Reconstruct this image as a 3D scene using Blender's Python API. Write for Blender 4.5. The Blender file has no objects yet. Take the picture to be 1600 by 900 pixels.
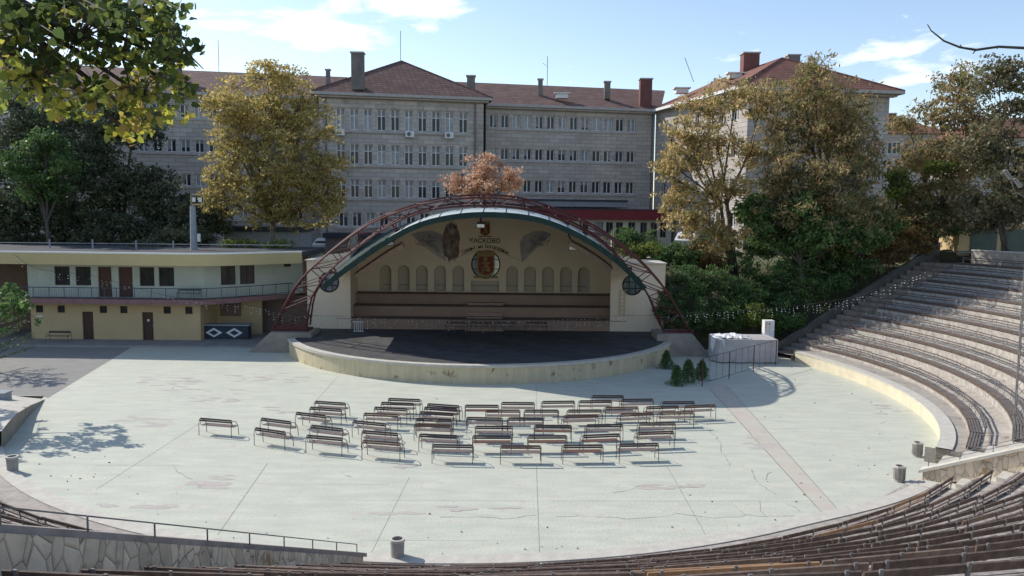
import bpy, math, random
import numpy as np
from mathutils import noise as mnoise
from mathutils import Vector, Matrix
R = math.radians
random.seed(7)
S = bpy.context.scene
COL = S.collection

# ------------------------------------------------------------------ camera
CAM = Vector((0, 0, 9.65)); PITCH = R(5.5); ROLL = R(0.55); FPX = 1232.0
r0_ = Vector((1, 0, 0)); u0_ = Vector((0, math.sin(PITCH), math.cos(PITCH))); f0_ = Vector((0, math.cos(PITCH), -math.sin(PITCH)))
rr_ = math.cos(ROLL) * r0_ + math.sin(ROLL) * u0_; uu_ = -math.sin(ROLL) * r0_ + math.cos(ROLL) * u0_
cd = bpy.data.cameras.new('camera'); cam = bpy.data.objects.new('camera', cd); COL.objects.link(cam)
cam.matrix_world = Matrix(((rr_.x, uu_.x, -f0_.x, CAM.x), (rr_.y, uu_.y, -f0_.y, CAM.y), (rr_.z, uu_.z, -f0_.z, CAM.z), (0, 0, 0, 1)))
cd.sensor_width = 36; cd.lens = 36 * FPX / 1600; cd.clip_end = 6000; cd.clip_start = 0.1
S.camera = cam
# ------------------------------------------------------------------ light
SUNV = Vector((-1.2, 0.72, 1.0)).normalized()
elev = math.asin(SUNV.z)
w = bpy.data.worlds.new('World'); S.world = w; w.use_nodes = True
nt = w.node_tree; nt.nodes.clear()
wo = nt.nodes.new('ShaderNodeOutputWorld'); bg = nt.nodes.new('ShaderNodeBackground')
sky = nt.nodes.new('ShaderNodeTexSky'); sky.sky_type = 'NISHITA'; sky.sun_disc = False
sky.sun_elevation = elev; sky.sun_rotation = math.atan2(SUNV.x, SUNV.y)
sky.air_density = 1.0; sky.dust_density = .5; sky.ozone_density = .8; sky.altitude = 200
bg.inputs['Strength'].default_value = 0.15
# thin clouds, laid out by direction in the sky
tc = nt.nodes.new('ShaderNodeTexCoord')
def wn(t): return nt.nodes.new(t)
sep = wn('ShaderNodeSeparateXYZ'); nt.links.new(tc.outputs['Generated'], sep.inputs[0])
mp = wn('ShaderNodeMapping'); mp.inputs['Scale'].default_value = (5.0, 5.0, 17.0); nt.links.new(tc.outputs['Generated'], mp.inputs[0])
nz = wn('ShaderNodeTexNoise'); nz.inputs['Scale'].default_value = 2.1; nz.inputs['Detail'].default_value = 9; nz.inputs['Roughness'].default_value = .58
nz.inputs['Distortion'].default_value = .35
nt.links.new(mp.outputs[0], nz.inputs['Vector'])
def dirmask(px, py, rad, soft):
    u = (px - 800) / FPX; v = (450 - py) / FPX
    d = (rr_ * u + uu_ * v + f0_).normalized()
    vd = wn('ShaderNodeVectorMath'); vd.operation = 'SUBTRACT'; nt.links.new(tc.outputs['Generated'], vd.inputs[0]); vd.inputs[1].default_value = d
    sc = wn('ShaderNodeVectorMath'); sc.operation = 'MULTIPLY'; nt.links.new(vd.outputs[0], sc.inputs[0]); sc.inputs[1].default_value = (1, 1, 2.6)
    ln = wn('ShaderNodeVectorMath'); ln.operation = 'LENGTH'; nt.links.new(sc.outputs[0], ln.inputs[0])
    mr = wn('ShaderNodeMapRange'); mr.inputs['From Min'].default_value = rad; mr.inputs['From Max'].default_value = rad * soft
    mr.inputs['To Min'].default_value = 1; mr.inputs['To Max'].default_value = 0; nt.links.new(ln.outputs['Value'], mr.inputs['Value'])
    return mr.outputs[0]
def wmath(op, a, b):
    m = wn('ShaderNodeMath'); m.operation = op
    for i, x in enumerate((a, b)):
        if isinstance(x, (int, float)): m.inputs[i].default_value = x
        else: nt.links.new(x, m.inputs[i])
    return m.outputs[0]
mk = [wmath('MULTIPLY', dirmask(*a[:4]), a[4]) for a in ((350, 26, .03, 2.8, 1.0), (420, 34, .03, 2.8, 1.0), (500, 48, .028, 2.8, 1.0), (580, 62, .028, 2.8, 1.0), (640, 5, .04, 2.5, .95), (560, 0, .03, 2.8, .85), (630, 40, .028, 2.8, .95), (1400, 95, .05, 2.6, .62), (1180, 95, .03, 2.4, .5), (1470, 90, .04, 2.2, .5))]
acc = mk[0]
for m_ in mk[1:]: acc = wmath('MAXIMUM', acc, m_)
nn = wmath('ADD', nz.outputs['Fac'], wmath('MULTIPLY', acc, .30))
cr = wn('ShaderNodeMapRange'); cr.inputs['From Min'].default_value = .68; cr.inputs['From Max'].default_value = .88; nt.links.new(nn, cr.inputs['Value'])
mixc = wn('ShaderNodeMixRGB'); nt.links.new(wmath('MULTIPLY', cr.outputs[0], .95), mixc.inputs[0])
tn = wn('ShaderNodeMixRGB'); tn.blend_type = 'MULTIPLY'; tn.inputs[0].default_value = 1; tn.inputs[2].default_value = (.83, .80, .80, 1); nt.links.new(sky.outputs[0], tn.inputs[1]); nt.links.new(tn.outputs[0], mixc.inputs[1]); mixc.inputs[2].default_value = (5.6, 5.8, 6.2, 1)
nt.links.new(mixc.outputs[0], bg.inputs['Color']); nt.links.new(bg.outputs[0], wo.inputs[0])
sd = bpy.data.lights.new('sun', 'SUN'); sd.energy = 2.9; sd.angle = R(.5); sd.color = (1, .955, .88)
sun = bpy.data.objects.new('sun', sd); COL.objects.link(sun); sun.rotation_euler = SUNV.to_track_quat('Z', 'Y').to_euler(); sun.location = (0, 0, 80)
S.view_settings.view_transform = 'Standard'; S.view_settings.look = 'None'; S.view_settings.gamma = 1; S.view_settings.use_curve_mapping = False
S.view_settings.exposure = 0.72
S.cycles.max_bounces = 6; S.cycles.transparent_max_bounces = 6

# ------------------------------------------------------------------ helpers
def ray(px, py):
    return rr_ * ((px - 800) / FPX) + uu_ * ((450 - py) / FPX) + f0_
def at(px, py, Y):                     # the point seen at that place, Y metres away
    d = ray(px, py); return CAM + d * (Y / d.y)
def gz(px, py, z):                     # the point seen at that place, at height z
    d = ray(px, py); return CAM + d * ((z - CAM.z) / d.z)
def pix(p):
    d = Vector(p) - CAM; fw = d.dot(f0_)
    if fw < .2: return (-9999, -9999)
    return (800 + FPX * d.dot(rr_) / fw, 450 - FPX * d.dot(uu_) / fw)

def mat(name, col, rough=.8, col2=None, scale=3.0, bump=0.0, bscale=20.0, metal=0.0, spec=.3, mixw=.5, stretch=None, third=None, detail=6):
    m = bpy.data.materials.new(name); m.use_nodes = True; n = m.node_tree.nodes; l = m.node_tree.links
    b = n['Principled BSDF']; b.inputs['Roughness'].default_value = rough; b.inputs['Metallic'].default_value = metal
    b.inputs['Specular IOR Level'].default_value = spec
    g = n.new('ShaderNodeNewGeometry'); mp = n.new('ShaderNodeMapping'); l.new(g.outputs['Position'], mp.inputs[0])
    if stretch: mp.inputs['Scale'].default_value = stretch
    if col2 is None: col2 = tuple(c * .8 for c in col)
    t = n.new('ShaderNodeTexNoise'); t.inputs['Scale'].default_value = scale; t.inputs['Detail'].default_value = detail; t.inputs['Roughness'].default_value = .62; l.new(mp.outputs[0], t.inputs['Vector'])
    r = n.new('ShaderNodeMapRange'); r.inputs['From Min'].default_value = mixw - .15; r.inputs['From Max'].default_value = mixw + .15; l.new(t.outputs['Fac'], r.inputs['Value'])
    x = n.new('ShaderNodeMixRGB'); l.new(r.outputs[0], x.inputs[0]); x.inputs[1].default_value = (*col, 1); x.inputs[2].default_value = (*col2, 1)
    out = x.outputs[0]
    if third:
        c3, s3, w3 = third
        t2 = n.new('ShaderNodeTexNoise'); t2.inputs['Scale'].default_value = s3; t2.inputs['Detail'].default_value = 8; t2.inputs['Roughness'].default_value = .7; l.new(g.outputs['Position'], t2.inputs['Vector'])
        r2 = n.new('ShaderNodeMapRange'); r2.inputs['From Min'].default_value = w3; r2.inputs['From Max'].default_value = w3 + .06; l.new(t2.outputs['Fac'], r2.inputs['Value'])
        x2 = n.new('ShaderNodeMixRGB'); l.new(r2.outputs[0], x2.inputs[0]); l.new(out, x2.inputs[1]); x2.inputs[2].default_value = (*c3, 1); out = x2.outputs[0]
    l.new(out, b.inputs['Base Color'])
    if bump:
        t3 = n.new('ShaderNodeTexNoise'); t3.inputs['Scale'].default_value = bscale; t3.inputs['Detail'].default_value = 5; l.new(g.outputs['Position'], t3.inputs['Vector'])
        bp = n.new('ShaderNodeBump'); bp.inputs['Strength'].default_value = bump; bp.inputs['Distance'].default_value = .03; l.new(t3.outputs['Fac'], bp.inputs['Height']); l.new(bp.outputs[0], b.inputs['Normal'])
    m['out'] = 0
    return m
def brickify(m, sx, sz, ang=0.0, mortar=(.2, .2, .2), msize=.012, tint=.25, bw=.5, rh=.25):
    """courses of blocks mixed over a material's colour, laid along the wall's direction and height"""
    n = m.node_tree.nodes; l = m.node_tree.links; b = n['Principled BSDF']; src = b.inputs['Base Color'].links[0].from_socket
    g = n.new('ShaderNodeNewGeometry'); vr = n.new('ShaderNodeVectorRotate'); vr.rotation_type = 'Z_AXIS'; vr.inputs['Angle'].default_value = ang; l.new(g.outputs['Position'], vr.inputs['Vector'])
    sp = n.new('ShaderNodeSeparateXYZ'); l.new(vr.outputs[0], sp.inputs[0]); ad = n.new('ShaderNodeMath'); ad.operation = 'ADD'; l.new(sp.outputs[0], ad.inputs[0]); l.new(sp.outputs[1], ad.inputs[1])
    cb = n.new('ShaderNodeCombineXYZ'); l.new(ad.outputs[0], cb.inputs[0]); l.new(sp.outputs[2], cb.inputs[1])
    t = n.new('ShaderNodeTexBrick'); t.inputs['Scale'].default_value = 1; t.inputs['Brick Width'].default_value = sx; t.inputs['Row Height'].default_value = sz
    t.inputs['Mortar Size'].default_value = msize; t.inputs['Color1'].default_value = (1, 1, 1, 1); t.inputs['Color2'].default_value = (1 - tint, 1 - tint, 1 - tint, 1); t.inputs['Mortar'].default_value = (*mortar, 1)
    l.new(cb.outputs[0], t.inputs['Vector'])
    x = n.new('ShaderNodeMixRGB'); x.blend_type = 'MULTIPLY'; x.inputs[0].default_value = 1; l.new(src, x.inputs[1]); l.new(t.outputs['Color'], x.inputs[2]); l.new(x.outputs[0], b.inputs['Base Color'])
    return m
def voronoify(m, scale, dark=.35, w_=.04):
    n = m.node_tree.nodes; l = m.node_tree.links; b = n['Principled BSDF']; src = b.inputs['Base Color'].links[0].from_socket
    g = n.new('ShaderNodeNewGeometry'); mp = n.new('ShaderNodeMapping'); mp.inputs['Scale'].default_value = (1, 1, .5); l.new(g.outputs['Position'], mp.inputs[0])
    t = n.new('ShaderNodeTexVoronoi'); t.feature = 'DISTANCE_TO_EDGE'; t.inputs['Scale'].default_value = scale; l.new(mp.outputs[0], t.inputs['Vector'])
    r = n.new('ShaderNodeMapRange'); r.inputs['From Min'].default_value = 0; r.inputs['From Max'].default_value = w_; r.inputs['To Min'].default_value = dark; l.new(t.outputs['Distance'], r.inputs['Value'])
    t2 = n.new('ShaderNodeTexVoronoi'); t2.inputs['Scale'].default_value = scale; l.new(mp.outputs[0], t2.inputs['Vector'])
    sp = n.new('ShaderNodeSeparateXYZ'); l.new(t2.outputs['Color'], sp.inputs[0])
    r2 = n.new('ShaderNodeMapRange'); r2.inputs['To Min'].default_value = .72; r2.inputs['To Max'].default_value = 1.1; l.new(sp.outputs[0], r2.inputs['Value'])
    mm = n.new('ShaderNodeMath'); mm.operation = 'MULTIPLY'; l.new(r.outputs[0], mm.inputs[0]); l.new(r2.outputs[0], mm.inputs[1])
    x = n.new('ShaderNodeMixRGB'); x.blend_type = 'MULTIPLY'; x.inputs[0].default_value = 1; l.new(src, x.inputs[1]); l.new(mm.outputs[0], x.inputs[2]); l.new(x.outputs[0], b.inputs['Base Color'])
    rb_ = n.new('ShaderNodeMapRange'); rb_.inputs['From Max'].default_value = w_ * 3.5; l.new(t.outputs['Distance'], rb_.inputs['Value']); bp = n.new('ShaderNodeBump'); bp.inputs['Strength'].default_value = .45; bp.inputs['Distance'].default_value = .05; l.new(rb_.outputs[0], bp.inputs['Height'])
    if b.inputs['Normal'].links: l.new(b.inputs['Normal'].links[0].from_socket, bp.inputs['Normal'])
    l.new(bp.outputs[0], b.inputs['Normal'])
    return m

class MB:
    def __init__(s): s.v = []; s.f = []; s.mi = []; s.cm = 0
    def quad(s, *p):
        n = len(s.v); s.v += [tuple(q) for q in p]; s.f.append(tuple(range(n, n + len(p)))); s.mi.append(s.cm); return s
    def box(s, x0, y0, z0, x1, y1, z1, M=None):
        P = [Vector((x, y, z)) for z in (z0, z1) for y in (y0, y1) for x in (x0, x1)]
        if M is not None: P = [M @ p for p in P]
        n = len(s.v); s.v += [tuple(p) for p in P]
        for f in ((0, 2, 3, 1), (4, 5, 7, 6), (0, 1, 5, 4), (2, 6, 7, 3), (0, 4, 6, 2), (1, 3, 7, 5)): s.f.append(tuple(n + i for i in f)); s.mi.append(s.cm)
        return s
    def tube(s, pts, r, n=6, cap=True):
        pts = [Vector(p) for p in pts]; rs = r if isinstance(r, (list, tuple)) else [r] * len(pts); b = len(s.v)
        for i, p in enumerate(pts):
            d = (pts[min(i + 1, len(pts) - 1)] - pts[max(i - 1, 0)]).normalized()
            a = d.cross(Vector((0, 0, 1)) if abs(d.z) < .95 else Vector((1, 0, 0))).normalized(); c = d.cross(a)
            for k in range(n):
                t = 2 * math.pi * k / n; s.v.append(tuple(p + (a * math.cos(t) + c * math.sin(t)) * rs[i]))
        for i in range(len(pts) - 1):
            for k in range(n):
                s.f.append((b + i * n + k, b + i * n + (k + 1) % n, b + (i + 1) * n + (k + 1) % n, b + (i + 1) * n + k)); s.mi.append(s.cm)
        if cap:
            s.f.append(tuple(b + k for k in range(n))[::-1]); s.mi.append(s.cm)
            s.f.append(tuple(b + (len(pts) - 1) * n + k for k in range(n))); s.mi.append(s.cm)
        return s
    def prism(s, poly, z0, z1, top=None):
        n = len(s.v); k = len(poly); zt = (lambda p: z1) if not callable(z1) else z1
        s.v += [(p[0], p[1], z0) for p in poly]; s.v += [(p[0], p[1], zt(p)) for p in poly]
        s.f.append(tuple(n + i for i in range(k))[::-1]); s.f.append(tuple(n + k + i for i in range(k))); s.mi += [s.cm] * 2
        for i in range(k): j = (i + 1) % k; s.f.append((n + i, n + j, n + k + j, n + k + i)); s.mi.append(s.cm)
        return s
    def lathe(s, c, prof, n=24):
        b = len(s.v)
        for (r, z) in prof:
            for k in range(n): t = 2 * math.pi * k / n; s.v.append((c[0] + r * math.cos(t), c[1] + r * math.sin(t), c[2] + z))
        for i in range(len(prof) - 1):
            for k in range(n): s.f.append((b + i * n + k, b + i * n + (k + 1) % n, b + (i + 1) * n + (k + 1) % n, b + (i + 1) * n + k)); s.mi.append(s.cm)
        return s
    def build(s, name, m, parent=None, smooth=False, recalc=True):
        me = bpy.data.meshes.new(name); off = parent_loc(parent)
        me.from_pydata([tuple(Vector(v) - off) for v in s.v], [], s.f)
        for x in (m if isinstance(m, (list, tuple)) else [m]): me.materials.append(x)
        if isinstance(m, (list, tuple)): me.polygons.foreach_set('material_index', s.mi)
        if recalc:
            import bmesh
            bm = bmesh.new(); bm.from_mesh(me); bmesh.ops.recalc_face_normals(bm, faces=bm.faces); bm.to_mesh(me); bm.free()
        if smooth: me.shade_smooth()
        o = bpy.data.objects.new(name, me); COL.objects.link(o)
        if parent is not None: o.parent = parent
        return o
def parent_loc(p):
    off = Vector((0, 0, 0))
    while p is not None: off = off + p.location; p = p.parent
    return off
def tag(o, label=None, cat=None, group=None, kind=None):
    if label: o['label'] = label
    if cat: o['category'] = cat
    if group: o['group'] = group
    if kind: o['kind'] = kind
    return o
def empty(name, loc, label, cat, group=None, rz=0):
    o = bpy.data.objects.new(name, None); COL.objects.link(o); o.location = loc; o.rotation_euler = (0, 0, rz); o.empty_display_size = .3
    return tag(o, label, cat, group)
def curve_mesh(name, outer, holes, plane_y, thick, m, parent, flipx=None):
    """flat plate in an x-z plane at plane_y (facing -y) with holes; thickness backwards"""
    cu = bpy.data.curves.new(name, 'CURVE'); cu.dimensions = '2D'; cu.fill_mode = 'BOTH'; cu.extrude = thick / 2
    for pl in [outer] + holes:
        sp = cu.splines.new('POLY'); sp.points.add(len(pl) - 1)
        for i, p in enumerate(pl): sp.points[i].co = (p[0], p[1], 0, 1)
        sp.use_cyclic_u = True
    o = bpy.data.objects.new(name, cu); me = bpy.data.meshes.new_from_object(o); bpy.data.objects.remove(o)
    off = parent_loc(parent)
    for v in me.vertices:
        x, z, d = v.co; v.co = (x - off.x, plane_y + thick / 2 - d - off.y, z - off.z)
    me.materials.clear(); me.materials.append(m)
    ob = bpy.data.objects.new(name, me); COL.objects.link(ob); ob.parent = parent
    return ob
def copy_tree(o, parent=None):
    c = o.copy(); COL.objects.link(c); c.parent = parent
    for ch in o.children: copy_tree(ch, c)
    return c
ORD = ['first', 'second', 'third', 'fourth', 'fifth', 'sixth', 'seventh', 'eighth', 'ninth', 'tenth', 'eleventh', 'twelfth', 'thirteenth', 'fourteenth', 'fifteenth', 'sixteenth', 'seventeenth', 'eighteenth', 'nineteenth', 'twentieth', 'twenty-first', 'twenty-second']

# ------------------------------------------------------------------ materials
M = {}
M['floor'] = mat('floor_paint', (.56, .56, .455), .8, (.47, .48, .395), 1.1, .4, 9, third=((.52, .465, .38), 1.7, .575), mixw=.5, stretch=(.55, 1.8, 1), detail=14)
M['floorworn'] = mat('floor_worn', (.46, .39, .34), .85, (.50, .48, .42), 3.5, .1, 15, stretch=(1, 3, 1))
M['joint'] = mat('joint', (.25, .24, .21), .9, (.36, .35, .31), 3)
M['pink'] = mat('pink_strip', (.50, .44, .36), .85, (.52, .49, .40), 1.2, third=((.42, .37, .33), 2, .6))
M['asphalt'] = mat('asphalt', (.235, .225, .205), .9, (.29, .275, .25), .8, .2, 40, stretch=(1, 3, 1))
M['path'] = mat('path_concrete', (.33, .31, .29), .9, (.25, .24, .23), 1.2, .2, 15)
M['earth'] = mat('earth', (.13, .12, .07), .95, (.08, .10, .04), .6, .5, 6)
M['terrace'] = mat('terrace_stone', (.47, .42, .36), .9, (.35, .31, .265), 2.6, .35, 9, third=((.25, .20, .17), 1.6, .60))
brickify(M['terrace'], 1.3, .9, 0, (.62, .6, .58), .012, .12)
M['coping'] = mat('coping_stone', (.58, .55, .465), .85, (.49, .445, .385), 3, .25, 12)
M['cream'] = mat('cream_wall', (.66, .59, .43), .85, (.57, .50, .36), 2, .15, 10)
M['stonewall'] = voronoify(mat('crazy_stone', (.70, .58, .43), .9, (.54, .46, .36), 3.0, .4, 14, third=((.36, .24, .14), 1.1, .58)), 4.2, .3, .028)
M['woodmid'] = mat('faded_plank', (.25, .185, .14), .85, (.14, .10, .085), 7, .2, 30)
M['wood'] = mat('weathered_plank', (.155, .11, .085), .8, (.075, .055, .048), 8, .2, 30)
M['woodfar'] = mat('bleached_plank', (.20, .17, .15), .85, (.11, .095, .09), 5, .2, 30)
M['woodfar2'] = mat('grey_rail_plank', (.12, .10, .09), .85, (.10, .085, .08), 5, .2, 30)
M['riserstone'] = mat('pale_riser_stone', (.50, .46, .40), .9, (.30, .27, .24), 3.5, .3, 9)
M['woodlit'] = mat('sunlit_seat_plank', (.42, .37, .33), .8, (.20, .17, .15), 6, .2, 30)  # seat slats coloured paler than the backrests, painting in the sun on them
M['woodnew'] = mat('orange_plank', (.38, .23, .125), .7, (.28, .165, .09), 5, .15, 30)
M['steel'] = mat('grey_steel', (.20, .20, .19), .6, (.13, .12, .12), 6)
M['benchframe'] = mat('green_black_tube', (.045, .06, .05), .5, (.08, .06, .05), 9)
M['bw1'] = mat('bench_dark_slat', (.10, .07, .065), .75, (.065, .05, .05), 9, .2, 40)
M['bw2'] = mat('bench_brown_slat', (.19, .10, .07), .75, (.12, .07, .055), 9, .2, 40)
M['bw3'] = mat('bench_grey_slat', (.25, .20, .18), .8, (.15, .12, .11), 9, .2, 40)
M['stagewall'] = mat('stage_wall', (.62, .54, .36), .9, (.50, .43, .29), 1.6, .25, 8, third=((.26, .17, .10), 1.3, .58), stretch=(2.2, 2.2, .3))
M['deck'] = brickify(mat('stage_deck', (.115, .11, .105), .8, (.07, .07, .072), 1.2, .1, 10), .9, .9, 0, (.55, .55, .55), .02, .25)
M['shell'] = mat('shell_plaster', (.78, .64, .46), .9, (.72, .59, .43), .8, .08, 8)
M['niche'] = mat('shaded_niche_plaster', (.52, .44, .34), .9, (.48, .41, .32), 1)  # darker than the shell plaster: recess shade put into the colour
M['riser'] = mat('brown_riser', (.36, .235, .165), .8, (.30, .195, .14), .7)
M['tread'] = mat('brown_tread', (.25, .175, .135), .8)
M['teal'] = mat('teal_sheet', (.022, .044, .040), .75, (.016, .034, .032), 2, spec=.15)
M['panel'] = mat('pale_roof_panel', (.48, .53, .52), .6, (.40, .46, .45), 1.2)
M['red'] = mat('red_oxide_steel', (.10, .034, .032), .6, (.10, .03, .03), 4)
M['concrete'] = mat('abutment_concrete', (.34, .30, .24), .9, (.25, .22, .18), 1.5, .3, 10)
M['darkconcrete'] = mat('shade_dark_concrete', (.15, .135, .115), .95, (.09, .085, .07), 1.5, .4, 8)  # shade on the parapet is put into this dark colour
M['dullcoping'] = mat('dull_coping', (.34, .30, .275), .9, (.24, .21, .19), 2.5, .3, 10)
M['black'] = mat('black_metal', (.02, .02, .02), .5)
M['white'] = mat('white_paint', (.78, .78, .76), .6, (.70, .70, .68), 4)
M['lampglass'] = mat('lamp_glass', (.75, .75, .72), .2)
M['gold'] = mat('gold_paint', (.36, .25, .09), .6, (.26, .17, .06), 12)
M['crestred'] = mat('crest_red', (.22, .04, .025), .6)
M['ink'] = mat('sign_ink', (.06, .06, .06), .8); M['inkteal'] = mat('teal_ink', (.03, .07, .08), .8)
def frosted(name, c1, c2):
    m = mat(name, c1, .2, c2, 1.2); n = m.node_tree.nodes; l = m.node_tree.links; b = n['Principled BSDF']; t = n.new('ShaderNodeBsdfTranslucent'); l.new(b.inputs['Base Color'].links[0].from_socket, t.inputs['Color'])
    x = n.new('ShaderNodeMixShader'); x.inputs[0].default_value = .6; l.new(b.outputs[0], x.inputs[1]); l.new(t.outputs[0], x.inputs[2]); l.new(x.outputs[0], n['Material Output'].inputs[0]); return m
M['glassday'] = frosted('round_window_glass', (.62, .68, .64), (.30, .36, .33))
M['darkglass'] = mat('dark_glass', (.02, .024, .028), .12, (.045, .05, .055), 1.5, spec=.28); M['blind'] = mat('pale_blind', (.36, .35, .34), .7, (.22, .21, .21), 1.3)
M['paleglass'] = mat('curtained_glass', (.34, .36, .38), .2, (.20, .22, .24), 1.1, spec=.5)
M['frame'] = mat('white_window_frame', (.80, .80, .79), .6, (.7, .7, .7), 5)
M['bwall'] = brickify(mat('grey_block_wall', (.60, .535, .475), .9, (.50, .45, .405), .3, .2, 5, stretch=(1, 1, .6), third=((.43, .39, .35), .35, .58)), 1.3, .46, R(-11.5), (.60, .59, .58), .035, .22)
M['bcorn'] = mat('cornice', (.50, .46, .43), .9)
M['tile'] = brickify(mat('roof_tile', (.27, .165, .135), .85, (.20, .12, .10), .8, .5, 6), .6, .26, R(-11.5), (.5, .5, .5), .05, .3)
M['tilered'] = brickify(mat('red_roof_tile', (.33, .15, .11), .85, (.25, .11, .08), .8, .5, 6), .6, .26, R(-11.5), (.5, .5, .5), .05, .3)
M['chimred'] = mat('red_chimney', (.20, .085, .075), .85, (.15, .07, .06), 1.5)
M['chimgrey'] = mat('grey_chimney', (.24, .215, .20), .9, (.16, .14, .13), 1.2)
M['redband'] = mat('red_fascia', (.24, .035, .045), .6, (.20, .03, .04), .8)
M['annex'] = mat('annex_plaster', (.62, .56, .44), .85, (.55, .50, .40), 1)
M['slate'] = mat('dark_fascia', (.05, .06, .075), .7)
M['lwallA'] = mat('yellow_plaster', (.60, .45, .25), .9, (.55, .41, .23), .7, third=((.30, .22, .14), .8, .70))
M['lwallB'] = mat('pale_blue_plaster', (.53, .57, .50), .9, (.46, .50, .44), .7)
M['lfascia'] = mat('ochre_fascia', (.52, .42, .22), .9, (.48, .39, .20), .7)
M['pinkband'] = mat('pink_slab', (.30, .17, .16), .9)
M['door'] = mat('brown_door', (.10, .05, .035), .6, (.08, .04, .03), 4, stretch=(1, 1, 4))
M['rooffelt'] = mat('roof_felt', (.045, .05, .06), .9, (.08, .08, .08), 1.2)
M['railblue'] = mat('blue_grey_rail', (.10, .13, .17), .6)
M['polegrey'] = mat('pole_concrete', (.34, .36, .38), .9)
M['bark'] = mat('bark', (.075, .06, .05), .95, (.12, .10, .085), 5, .4, 20)
M['barkpale'] = mat('pale_bark', (.22, .20, .17), .9, (.12, .10, .08), 3, .3, 20)
M['tarp'] = mat('grey_tarp', (.49, .455, .44), .7, (.41, .38, .37), 1.5, .3, 3)
M['plastic'] = mat('white_sheet', (.72, .71, .70), .6, (.6, .6, .6), 4, .3, 6)
M['bin'] = mat('bin_concrete', (.40, .38, .35), .9, (.32, .30, .28), 6, .2, 30)
M['bulb'] = mat('fairy_bulb', (.85, .85, .82), .3)
M['wire'] = mat('thin_wire', (.04, .04, .04), .7)
M['tyre'] = mat('tyre', (.02, .02, .02), .9)
M['green'] = mat('garage_green', (.13, .16, .12), .8, (.10, .12, .10), 1.5)
M['mural1'] = mat('mural_blue', (.30, .30, .34), .9, (.46, .41, .36), 1.0, third=((.58, .50, .39), .8, .60)); M['mural4'] = mat('mural_dark_blue', (.16, .17, .22), .9, (.24, .24, .28), 2)
M['mural2'] = mat('mural_brown', (.28, .20, .16), .9, (.13, .09, .075), 2.2)
M['mural3'] = mat('mural_light', (.38, .34, .30), .9, (.22, .19, .18), 2.2)
def leafmat(name, cols, trans=.35, rough=.55):
    m = bpy.data.materials.new(name); m.use_nodes = True; n = m.node_tree.nodes; l = m.node_tree.links; b = n['Principled BSDF']
    a = n.new('ShaderNodeAttribute'); a.attribute_name = 'tint'; c = n.new('ShaderNodeValToRGB'); l.new(a.outputs['Fac'], c.inputs[0])
    el = c.color_ramp.elements; k = len(cols)
    el[0].position = 0; el[0].color = (*cols[0], 1); el[1].position = 1; el[1].color = (*cols[-1], 1)
    for i in range(1, k - 1): e = el.new(i / (k - 1)); e.color = (*cols[i], 1)
    l.new(c.outputs[0], b.inputs['Base Color']); b.inputs['Roughness'].default_value = rough; b.inputs['Specular IOR Level'].default_value = .25
    t = n.new('ShaderNodeBsdfTranslucent'); l.new(c.outputs[0], t.inputs['Color']); x = n.new('ShaderNodeMixShader'); x.inputs[0].default_value = trans
    l.new(b.outputs[0], x.inputs[1]); l.new(t.outputs[0], x.inputs[2]); l.new(x.outputs[0], n['Material Output'].inputs[0])
    return m
L = {}
L['linden'] = leafmat('linden_leaf', [(0.074, 0.109, 0.036), (0.121, 0.160, 0.042), (0.270, 0.304, 0.060), (0.486, 0.450, 0.072), (0.405, 0.275, 0.084)], .65)
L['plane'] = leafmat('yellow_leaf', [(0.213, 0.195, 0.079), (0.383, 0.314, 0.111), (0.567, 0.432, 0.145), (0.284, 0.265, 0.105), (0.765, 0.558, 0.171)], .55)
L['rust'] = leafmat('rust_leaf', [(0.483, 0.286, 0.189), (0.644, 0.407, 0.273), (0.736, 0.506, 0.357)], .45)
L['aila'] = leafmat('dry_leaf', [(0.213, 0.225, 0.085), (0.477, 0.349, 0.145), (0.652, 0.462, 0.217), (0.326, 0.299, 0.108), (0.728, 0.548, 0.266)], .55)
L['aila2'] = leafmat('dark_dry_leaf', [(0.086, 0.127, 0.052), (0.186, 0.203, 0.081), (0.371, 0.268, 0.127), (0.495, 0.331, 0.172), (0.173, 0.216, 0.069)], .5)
L['olive'] = leafmat('olive_leaf', [(0.098, 0.108, 0.059), (0.176, 0.167, 0.088), (0.274, 0.216, 0.118), (0.137, 0.137, 0.069)], .3)
L['dark'] = leafmat('dark_leaf', [(0.061, 0.085, 0.057), (0.101, 0.132, 0.072), (0.151, 0.173, 0.092), (0.182, 0.142, 0.081)], .3)
L['greenmid'] = leafmat('mid_green_leaf', [(0.060, 0.115, 0.040), (0.101, 0.176, 0.055), (0.169, 0.246, 0.078)], .4)
L['brightgreen'] = leafmat('bright_green_leaf', [(.10, .16, .04), (.17, .22, .05), (.26, .28, .06)], .4)
L['hedge'] = leafmat('hedge_leaf', [(0.053, 0.103, 0.035), (0.094, 0.168, 0.055), (0.166, 0.247, 0.079)], .35)
L['rusty'] = leafmat('rusty_shrub_leaf', [(0.169, 0.104, 0.046), (0.260, 0.169, 0.065), (0.130, 0.117, 0.046)], .35)
L['fir'] = leafmat('fir_needle', [(.06, .10, .04), (.10, .15, .06), (.15, .20, .08)], .2)

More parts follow.
